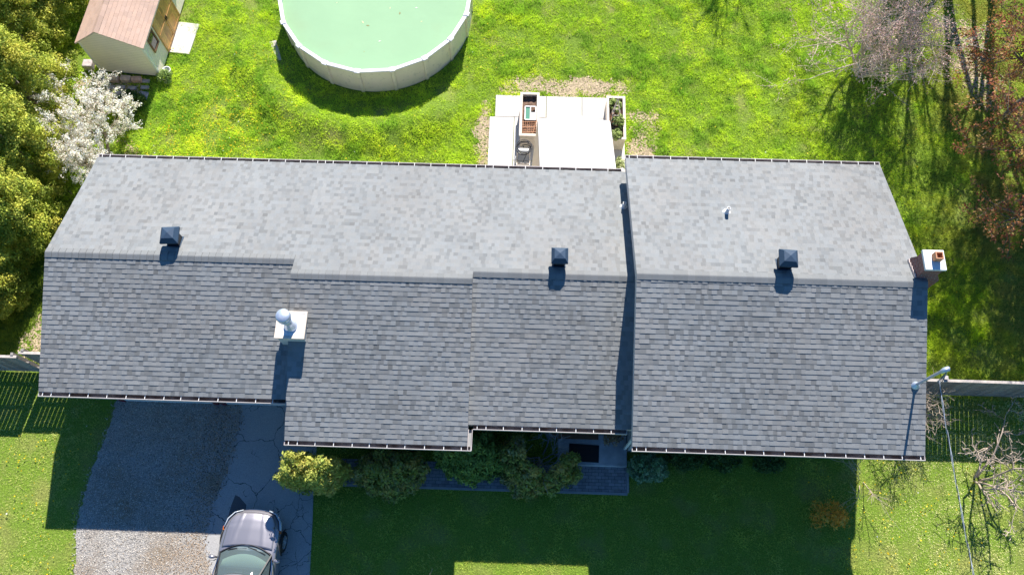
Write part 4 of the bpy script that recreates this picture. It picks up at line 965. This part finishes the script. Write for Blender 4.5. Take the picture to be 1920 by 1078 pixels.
def grow(r, p, d, ln, rad, lvl, maxl, out, tips, kids, spread, up, jit, ratio=.62, nseg=5):
    pts = [p.copy()]; rads = [rad]; p = p.copy(); d = d.normalized(); nodes = []
    for i in range(nseg):
        d = (d + Vector((r.gauss(0, jit), r.gauss(0, jit), r.gauss(0, jit) + up))).normalized(); p = p + d * (ln / nseg)
        if p.z < .15: p.z = .15; d.z = abs(d.z)
        pts.append(p.copy()); rads.append(rad * (1 - .62 * (i + 1) / nseg)); nodes.append((p.copy(), d.copy(), rads[-1]))
    out.append((pts, rads, lvl))
    if lvl >= maxl: tips += [q for q in pts[1:]]; return
    for k in range(kids[lvl]):
        i = r.randrange(0, nseg) if lvl == 0 and kids[lvl] > 6 else r.randrange(1 if lvl == 0 else 0, nseg)
        q, dd, rr_ = nodes[i]; ax = dd.orthogonal().normalized(); ax.rotate(Matrix.Rotation(r.uniform(0, 6.283), 3, dd)); nd = dd.copy(); nd.rotate(Matrix.Rotation(R(r.uniform(*spread)), 3, ax))
        grow(r, q, nd, ln * ratio * r.uniform(.7, 1.2), max(rr_ * .72, .004), lvl + 1, maxl, out, tips, kids, spread, up, jit, ratio, 4 if lvl > 0 else nseg)

def tube_mesh(name, out, m, parent, lvls, minr=0.0, col=None):
    mb = MB()
    for pts, rads, l in out:
        if l in lvls: mb.tube(pts, [max(x, minr) for x in rads], 8 if l == 0 else (6 if l == 1 else (4 if l == 2 else 3)), cap=l < 2)
    return mb.build(name, m, parent)

def bare_tree(name, loc, ht, seed, lab, cat, mbark, kids=(7, 5, 5, 4), spread=(22, 55), up=.03, jit=.12, rad=None, stems=1, leaf=None, group=None, maxl=3, ratio=.62, minr=.006, lean=(0, 0)):
    root = empty(name, loc, lab, cat, group); r = random.Random(seed); out = []; tips = []
    for s_ in range(stems):
        a = 6.283 * s_ / max(stems, 1) + r.uniform(-.4, .4); tl = .0 if stems == 1 else r.uniform(.35, .75)
        d = Vector((math.cos(a) * tl + lean[0], math.sin(a) * tl + lean[1], 1)); b = Vector((math.cos(a) * .08, math.sin(a) * .08, -.05)) if stems > 1 else Vector((0, 0, -.05))
        grow(r, b, d, ht * (.8 if stems == 1 else .62), rad or ht * .018, 0, maxl, out, tips, kids, spread, up, jit, ratio)
    tube_mesh('trunk', out, mbark, root, (0, 1), minr)
    cr = tube_mesh('crown', out, mbark, root, tuple(range(2, maxl + 1)), minr)
    if leaf:
        per, rd, sz, pal, frac = leaf; T = [tuple(t) for t in tips if r.random() < frac]
        V, C = leafcloud(T, per, rd, sz, pal, seed); np_mesh('foliage', V, 4, m_leaf, C, root)
    return root, tips

# --- tall cedars along the left edge
CED = [(.54, .60, .075), (.44, .51, .065), (.32, .40, .05), (.68, .66, .10), (.21, .28, .04), (.56, .49, .07), (.12, .18, .025)]
def cedar_src(seed, ht, rad):
    g = np.random.default_rng(seed); n = 430; cs = []
    z = g.random(n) ** .85 * ht; prof = lambda z: rad * np.clip(1.0 - (z / ht) ** 1.5, 0.0, 1) ** .8 * (.82 + .18 * np.clip(z / .8, 0, 1)); a = g.random(n) * 6.283
    lob = 1 + .16 * np.sin(a * 3 + seed) * np.cos(z * 1.7 + seed) + .10 * np.sin(a * 7 + z * 2.3); rr = prof(z) * np.sqrt(g.uniform(.45, 1, n)) * lob
    return np.stack([rr * np.cos(a), rr * np.sin(a), z + .15], -1)
def cedar(loc, ht, rad, seed, lab, pal, per=60, crad=.34, size=.085, name='cedar_tree', group=None, cat='cedar', centres=None, bare=None):
    root = empty(name, loc, lab, cat, group); cs = cedar_src(seed, ht, rad) if centres is None else centres
    V, C = leafcloud(cs, per, crad, size, pal, seed, flat=.75, up=.5, elong=1.9); np_mesh('foliage', V, 4, m_needle, C, root)
    mb = MB(); mb.tube([(0, 0, -.05), (.05, 0, ht * .4), (0, .05, ht * .9)], [rad * .07, rad * .05, .01], 7); mb.build('trunk', m_bark, root); return root
hedge = [(-19.3, 22.3, 5.4, 1.9), (-19.6, 19.5, 5.6, 1.8), (-18.8, 17.0, 5.2, 1.75), (-18.35, 14.4, 5.4, 1.9), (-18.05, 12.0, 5.0, 1.75), (-18.45, 9.7, 4.2, 1.45), (-21.4, 21.0, 6.2, 2.0), (-21.2, 17.6, 6.2, 2.0), (-21.0, 14.0, 6.0, 2.0), (-19.6, 24.8, 5.6, 1.9)]
labs = ['golden green cedar behind the shed at the top left', 'golden green cedar left of the shed roof', 'golden green cedar left of the white blossom tree, nearest the shed', 'golden green cedar beside the lower half of the blossom tree', 'golden green cedar left of the garage roof gable',
        'small golden green cedar, nearest the left fence', 'tall cedar in the back row at the very top left corner', 'tall cedar in the back row left of the shed', 'tall cedar in the back row at the left picture edge', 'golden green cedar beyond the shed at the top edge']
for i, (x, y, h_, r_) in enumerate(hedge): cedar((x, y, 0), h_, r_, 100 + i, labs[i], CED, per=160 if i not in (6, 7, 8) else 60, crad=.30, size=.050, group='cedars along the left boundary')

# --- clipped evergreen shrubs before the front wall
DK = [(.26, .32, .06), (.34, .38, .08), (.20, .26, .06), (.46, .36, .10), (.28, .28, .13)]
YG = [(.46, .47, .09), (.54, .52, .12), (.38, .43, .08), (.52, .40, .10), (.28, .34, .06)]
def dome(n, rx_, ry_, h_, seed, notch=None, box=1.0):
    g = np.random.default_rng(seed); d = g.normal(size=(n, 3)); d[:, 2] = np.abs(d[:, 2]); d /= np.linalg.norm(d, axis=1)[:, None]
    a = np.arctan2(d[:, 1], d[:, 0]); lob = 1 + .09 * np.sin(a * 4 + seed) + .07 * np.sin(a * 9 + seed * 2)
    d = np.sign(d) * np.abs(d) ** box; q = d * (g.uniform(.72, 1, n) * lob)[:, None]; P = q * np.array([rx_, ry_, h_]) + np.array([0, 0, .12])
    if notch: P = P[np.hypot(P[:, 0] - notch[0], P[:, 1] - notch[1]) > notch[2]]
    return P
cedar((-6.36, 3.50, 0), 2.8, 1.1, 201, 'bright yellow green rounded shrub at the driveway corner under the eave', YG, 46, .17, .065, 'evergreen_shrub', 'evergreen shrubs before the front wall', 'shrub', dome(420, .92, .46, 2.85, 201, None, .7))
cedar((-4.12, 3.75, 0), 1.3, 1.1, 202, 'dark green round shrub with rusty patches below the projecting eave', DK, 42, .17, .07, 'evergreen_shrub', 'evergreen shrubs before the front wall', 'shrub', dome(340, 1.10, .80, 1.7, 202))
cedar((-1.55, 4.25, 0), 1.4, 1.1, 203, 'dark green spreading shrub tucked in the corner between the two eaves', [(.20, .32, .06), (.26, .36, .08), (.16, .25, .06)], 42, .17, .07, 'evergreen_shrub', 'evergreen shrubs before the front wall', 'shrub', dome(300, 1.20, .75, 1.6, 203))
cedar((.55, 4.15, 0), 1.6, 1.3, 204, 'dark green shrub with a bare twiggy hollow beside the front stoop', DK, 42, .17, .07, 'evergreen_shrub', 'evergreen shrubs before the front wall', 'shrub', dome(430, 1.35, 1.0, 1.65, 204, (.15, .35, .72)))
bare_tree('bare_branches', (.72, 4.45, 0), 1.75, 31, 'bare grey twigs showing inside the hollow of the shrub by the stoop', 'twigs', mat('grey_twig', (.24, .25, .28), .9), kids=(6, 5, 4), spread=(25, 70), stems=4, maxl=2, rad=.03, jit=.1)
cedar((4.10, 4.15, 0), .7, .6, 205, 'pale variegated green bush right of the stoop under the higher eave', [(.20, .32, .16), (.28, .38, .22), (.12, .24, .10)], 36, .13, .06, 'leafy_shrub', None, 'shrub', dome(110, .66, .42, .62, 205))
for i, (x, sc_) in enumerate(((5.35, .5), (6.6, .45), (8.0, .4))):
    cedar((x, 4.45, 0), .5, .5, 210 + i, ['low dark leafy plant next to the pale bush under the right eave', 'low dark leafy plant in the middle of the right front bed', 'low dark leafy plant at the far end of the right front bed'][i], [(.06, .13, .03), (.10, .16, .04), (.04, .08, .02)], 30, .12, .06, 'leafy_shrub', 'low plants under the right eave', 'shrub', dome(60, sc_ * 1.3, sc_ * .7, sc_, 210 + i))
cedar((9.75, 2.90, 0), .7, .5, 206, 'small orange leaved shrub standing in the house shadow on the front lawn', [(.85, .42, .05), (.75, .34, .05), (.6, .4, .08)], 14, .22, .06, 'orange_shrub', None, 'shrub', dome(52, .55, .40, .55, 206))
cedar((-14.6, 18.78, 0) if False else (-14.28, 18.62, 0), .4, .3, 207, 'leafy plant spilling from a pale pot at the shed corner', [(.30, .42, .10), (.45, .5, .2), (.2, .3, .08)], 26, .11, .05, 'potted_plant', None, 'plant', dome(32, .26, .24, .36, 207))
mb = MB(); mb.lathe([(.001, .01), (.12, .01), (.15, .26), (.17, .26), (.17, .30), (.14, .30), (.13, .22), (.001, .22)], -14.24, 18.86, 16); tag(mb.build('plant_pot', m_cap), 'pale round pot standing by the front corner of the shed', 'pot')
cedar((-15.35, 17.35, 0), .5, .4, 208, 'small dark evergreen bush between the shed stones and blossom tree', [(.09, .15, .03), (.05, .09, .02)], 30, .14, .06, 'leafy_shrub', None, 'shrub', dome(60, .55, .5, .5, 208))
for i, (x, y, s_, lab) in enumerate([(3.14, 17.42, .30, 'broad leafy plant at the far end of the right planter'), (3.30, 16.75, .25, 'leafy plant under the obelisk in the right planter'), (3.22, 16.12, .22, 'small leafy plant at the near end of the right planter'), ]):
    cedar((x, y, .66), .3, .3, 220 + i, lab, [(.34, .42, .12), (.45, .52, .2), (.24, .32, .08)], 18, .08, .07, 'leafy_plant', 'plants growing in the right planter', 'plant', dome(22, s_ * .8, s_, .22, 220 + i))
cedar((3.36, 14.6, .05), .5, .3, 225, 'pale leafy plant beside the canopy at the house wall', [(.38, .44, .18), (.5, .52, .25), (.28, .34, .1)], 24, .11, .06, 'leafy_plant', None, 'plant', dome(46, .20, .95, .5, 225))
mb = MB(); mb.lathe([(.001, .285), (.10, .285), (.14, .50), (.12, .50), (.11, .44), (.001, .44)], 2.95, 5.05, 14); tag(mb.build('plant_pot', m_clay), 'small clay pot on the stoop under the roof corner', 'pot')
cedar((2.95, 5.0, .42), .3, .2, 226, 'dried brown plant in the clay pot on the stoop', [(.28, .20, .11), (.36, .27, .15), (.2, .12, .07)], 14, .11, .05, 'potted_plant', None, 'plant', dome(26, .30, .22, .3, 226))

# --- white blossom tree
def blossom():
    root = empty('blossom_tree', (-15.95, 15.2, 0), 'white flowering tree between the cedars and the garage roof', 'tree'); r = random.Random(12); out = []; tips = []
    for s_ in range(6):
        a = 6.283 * s_ / 6 + .3; grow(r, Vector((math.cos(a) * .1, math.sin(a) * .1, -.05)), Vector((math.cos(a) * .55, math.sin(a) * .95, 1)), 1.8, .05, 0, 3, out, tips, (6, 5, 3), (25, 60), .02, .14, .6)
    tube_mesh('trunk', out, m_bark_pale, root, (0, 1), .008); tube_mesh('crown', out, m_bark_mauve, root, (2, 3), .006)
    T = [tuple(t) for t in tips if r.random() < .85]; V, C = leafcloud(T, 13, .10, .052, [(1.05, .94, .78), (1.05, .98, .86), (1.0, .86, .72), (1.05, .96, .82)], 5, flat=1, elong=1.1); np_mesh('blossom', V, 4, m_petal, C, root)
    T = [tuple(t) for t in tips if r.random() < .16]; V, C = leafcloud(T, 7, .10, .05, [(.30, .36, .10), (.42, .46, .14), (.25, .2, .1)], 6); np_mesh('foliage', V, 4, m_leaf, C, root)
blossom()
for i, (x, y) in enumerate(((-15.0, 13.9), (-14.55, 14.15))):
    bare_tree('blossom_shrub', (x, y, 0), .95, 60 + i, ['low white flowering shoots at the left end of the back gutter', 'low white flowering shoots in the grass right of the first shoots'][i], 'shrub', m_bark_mauve, kids=(4, 4), stems=5, maxl=2, rad=.015, leaf=(8, .09, .045, [(.80, .76, .66), (.5, .55, .2), (.8, .78, .72)], .5), group='flowering shoots behind the gutter')

# --- trees on the right
PK = [(.72, .46, .42), (.85, .60, .56), (.60, .36, .33), (.75, .56, .48)]
bare_tree('budding_tree', (12.85, 19.7, 0), 4.5, 41, 'multi-stemmed tree with pinkish buds at the top right of the lawn', 'tree', m_bark_mauve, kids=(6, 4, 3), spread=(25, 70), stems=9, maxl=3, rad=.06, jit=.12, ratio=.66, leaf=(6, .20, .042, PK, .7), lean=(.04, .02))
RD = [(.42, .11, .06), (.50, .20, .07), (.30, .10, .07), (.55, .34, .08), (.30, .24, .08), (.38, .16, .09)]
bare_tree('red_maple', (18.3, 18.0, 0), 5.4, 42, 'red and orange leaved maple at the top right corner', 'tree', m_bark, kids=(13, 6, 5, 3), spread=(35, 80), maxl=3, leaf=(16, .24, .068, RD, 1), group='red leaved maples at the right edge', rad=.13, ratio=.72, lean=(-.12, 0))
bare_tree('red_maple', (18.3, 14.2, 0), 5.2, 43, 'red and orange leaved maple at the right picture edge beside the roof', 'tree', m_bark, kids=(13, 6, 5, 3), spread=(35, 80), maxl=3, leaf=(16, .24, .068, RD, 1), group='red leaved maples at the right edge', rad=.13, ratio=.72, lean=(-.12, 0))
tl = ['tall bare tree beyond the lawn whose shadow crosses the right lawn first from the left', 'tall bare tree beyond the lawn with the broad dark trunk shadow', 'tall bare tree beyond the lawn behind the budding tree', 'tall bare tree beyond the right corner of the lawn', 'bare tree beyond the middle of the back lawn', 'tall bare tree beyond the lawn, the nearest behind the budding tree', 'slender bare tree beyond the lawn, left of the broad trunked one', 'tall bare tree between the budding tree and the upper red maple', 'bare tree standing behind the two red maples']
for i, (x, y, h_, sd_) in enumerate([(15.4, 27.0, 8.0, 51), (17.2, 27.0, 13, 52), (19.0, 26.0, 13, 53), (20.6, 23.5, 12, 54), (9.4, 28.6, 4.6, 55), (16.0, 24.6, 11, 56), (14.9, 26.4, 11, 57), (18.1, 24.2, 12, 58), (20.2, 20.0, 11, 59)]):
    bare_tree('bare_tree', (x, y, 0), h_, sd_, tl[i], 'tree', m_bark, kids=(10, 6, 4, 3), spread=(14, 36), jit=.07, ratio=.5, maxl=3, rad=.19 if i < 4 else .10, minr=.012, group='bare trees beyond the back lawn')
# twisted pruned tree at the lower right
bare_tree('twisted_tree', (14.75, 4.15, 0), 3.6, 47, 'leafless twisted tree with pale contorted branches on the front lawn', 'tree', m_bark_pale, kids=(6, 4, 3), spread=(35, 95), stems=5, maxl=3, rad=.04, jit=.24, ratio=.42, minr=.010, lean=(.0, .0), up=.06)
bare_tree('twiggy_bush', (12.35, 6.15, 0), 2.0, 45, 'bare brown twiggy bush at the corner of house and right fence', 'bush', m_bark_pale, kids=(6, 6, 4), spread=(20, 70), stems=7, maxl=3, rad=.022, jit=.16, minr=.005, lean=(.35, .0))
bare_tree('bare_sapling', (11.0, 3.95, 0), 1.9, 46, 'thin bare sapling leaning out from under the right front gutter', 'sapling', m_bark_pale, kids=(4, 4), spread=(12, 40), stems=3, maxl=2, rad=.014, jit=.1, minr=.005, lean=(-.4, -.55), up=0)
bare_tree('bare_sapling', (-2.45, .35, 0), 1.5, 48, 'small bare sapling poking up at the bottom edge of the lawn', 'sapling', m_bark_pale, kids=(4, 3), spread=(20, 50), stems=2, maxl=2, rad=.012, jit=.15, minr=.005)

# ================================================================ GRASS
def lawn_mask(x, y):
    k = np.ones(np.shape(x), bool)
    for P in (HOUSE, SHED, WALK, STOOP): k &= ~inpoly(x, y, P)
    for P in PATIO: k &= ~inpoly(x, y, P)
    edge = (fnoise(x, y, .35, 77) - .5) * .35
    for P in (GRAVEL, ASPHALT): k &= ~inpoly(x + edge, y, P)
    k &= np.hypot(x - POOL[0], y - POOL[1]) > 3.78
    return k
def tufts(n, x0, x1, y0, y1, seed, ln, wd, gain, pal_hi, pal_lo, pal_y):
    g = np.random.default_rng(seed); x = g.uniform(x0, x1, n); y = g.uniform(y0, y1, n)
    k = lawn_mask(x, y) & (dirtmask(x, y) * np.where(y < 7, .4, .95) < g.random(n) * .9 + .10) & ~((x > -14) & (x < 10.8) & (y > 5.9) & (y < 12.8)); x, y = x[k], y[k]; n = len(x)
    big = fnoise(x, y, 3.2, 5); med = fnoise(x, y, .8, 9); fine = fnoise(x, y, .28, 13); keep = g.random(n) < .55 + .9 * fine; x, y, big, med, fine = x[keep], y[keep], big[keep], med[keep], fine[keep]; n = len(x)
    L_ = ln * (.30 + 1.5 * fine) * g.uniform(.7, 1.3, n) * (.75 + 1.8 * np.clip(med - .5, 0, 1)); W_ = wd * g.uniform(.7, 1.3, n)
    a = g.random(n) * 6.283; ta = g.random(n) * 6.283; tilt = g.uniform(.45, .99, n)
    z = gh(x, y); b = np.stack([x, y, z], -1); side = np.stack([np.cos(a), np.sin(a), np.zeros(n)], -1) * (W_ / 2)[:, None]
    tip = b + np.stack([np.cos(ta) * tilt, np.sin(ta) * tilt, np.sqrt(1 - tilt ** 2 * .9)], -1) * L_[:, None]
    V = np.stack([b - side, b + side, tip], 1)
    m1 = np.clip((big * .30 + med * .40 + fine * .3 - .36) * 3.2, 0, 1)[:, None]; C = np.array(pal_lo) * (1 - m1) + np.array(pal_hi) * m1
    dk = (np.clip((fnoise(x, y, .75, 91) - .56) * 9, 0, 1) * (y > 12.5))[:, None]; C = C * (1 - .5 * dk) + np.array([.22, .46, .08]) * .5 * dk; V[:, 2, 2] += dk[:, 0] * .05
    yl = np.clip((fnoise(x, y, 1.1, 21) - .58) * 5, 0, 1)[:, None] * .18; C = C * (1 - yl) + np.array(pal_y) * yl
    return V, np.clip(C * (g.uniform(.8, 1.2, (n, 1)) * (.80 + .4 * fine[:, None]) * gain), 0, .97)
V1, C1 = tufts(760000, -22.5, 21.5, 12.7, 25, 1, .115, .020, 1.0, (.72, .87, .065), (.48, .68, .06), (.80, .87, .12))
V2, C2 = tufts(300000, -18.5, 17.5, -1.5, 7.0, 2, .06, .017, 1.0, (.56, .62, .11), (.36, .46, .09), (.72, .62, .28))  # front lawn: blade colours lowered, the house's shade worked into them
V3, C3 = tufts(170000, 10.8, 21, 6.8, 13.2, 3, .095, .020, 1.0, (.66, .82, .04), (.34, .50, .04), (.80, .74, .20))
V4, C4 = tufts(110000, -21, -14.1, 6.8, 13.2, 4, .09, .022, 1.0, (.36, .46, .05), (.18, .28, .04), (.7, .58, .28))  # strip beside the cedars: blades darkened to stand in for hedge shade
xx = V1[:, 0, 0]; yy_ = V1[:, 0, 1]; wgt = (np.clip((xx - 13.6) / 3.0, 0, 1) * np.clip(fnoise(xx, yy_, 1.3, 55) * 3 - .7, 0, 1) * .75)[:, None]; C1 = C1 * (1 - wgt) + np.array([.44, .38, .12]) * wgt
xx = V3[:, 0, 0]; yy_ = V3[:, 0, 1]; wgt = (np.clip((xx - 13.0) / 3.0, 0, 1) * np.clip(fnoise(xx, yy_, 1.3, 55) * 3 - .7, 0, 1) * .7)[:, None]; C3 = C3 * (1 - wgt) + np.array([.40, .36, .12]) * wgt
# the worn lawn at the lower right is yellower
xx = V2[:, 0, 0]; yy_ = V2[:, 0, 1]; wgt = (np.clip((xx - 10) / 2.5, 0, 1) * np.clip(fnoise(xx, yy_, .9, 61) * 2.2 - .3, .2, .95) + np.clip((-13.5 - xx) / 1.5, 0, 1) * .3)[:, None]; C2 = C2 * (1 - wgt) + np.array([.93, .88, .42]) * wgt * rng.uniform(.7, 1.2, (len(C2), 1))
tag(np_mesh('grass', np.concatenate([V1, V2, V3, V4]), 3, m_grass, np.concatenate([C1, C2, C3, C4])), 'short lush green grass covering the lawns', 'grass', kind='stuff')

def dandelions():
    g = np.random.default_rng(77); P = []
    for cx_, cy_, sx, sy, n in [(-13.3, 15.3, 1.2, 1.0, 210), (-11.6, 16.6, 1.1, .9, 260), (-12.3, 14.2, 1.5, .6, 150), (-10.2, 18.4, 1.2, 2.0, 60), (-6, 15, 3, 1.2, 40), (6, 19, 6, 3, 70), (12.3, 2.4, 1.6, 1.6, 150), (-15.6, 1.8, 1.0, 1.6, 90), (-15.6, 3.9, .8, .25, 30), (12.4, 9.2, .8, 2.0, 50), (-2, 20.8, .5, 1.0, 30), (14, 15, 2, 3, 40), (-12, 20, 2, 2, 50)]:
        P.append(np.stack([g.normal(cx_, sx, n), g.normal(cy_, sy, n)], -1))
    P = np.concatenate(P); x, y = P[:, 0], P[:, 1]; k = lawn_mask(x, y); x, y = x[k], y[k]; n = len(x); s = g.uniform(.016, .028, n); z = gh(x, y) + g.uniform(.09, .13, n); t0 = g.random(n) * 6; V = []
    tilt = g.normal(0, .3, (n, 2))
    for q in range(6):
        t = t0 + q * 1.047; dx = s * np.cos(t); dy = s * np.sin(t); V.append(np.stack([x + dx, y + dy, z + dx * tilt[:, 0] + dy * tilt[:, 1]], -1))
    C = np.where(g.random((n, 1)) < .985, np.array([.85, .62, .02]), np.array([.85, .85, .8])) * g.uniform(.8, 1.1, (n, 1))
    tag(np_mesh('dandelions', np.stack(V, 1), 6, m_petal, C), 'yellow dandelion heads dotted through the lawn', 'flowers', kind='stuff')
dandelions()
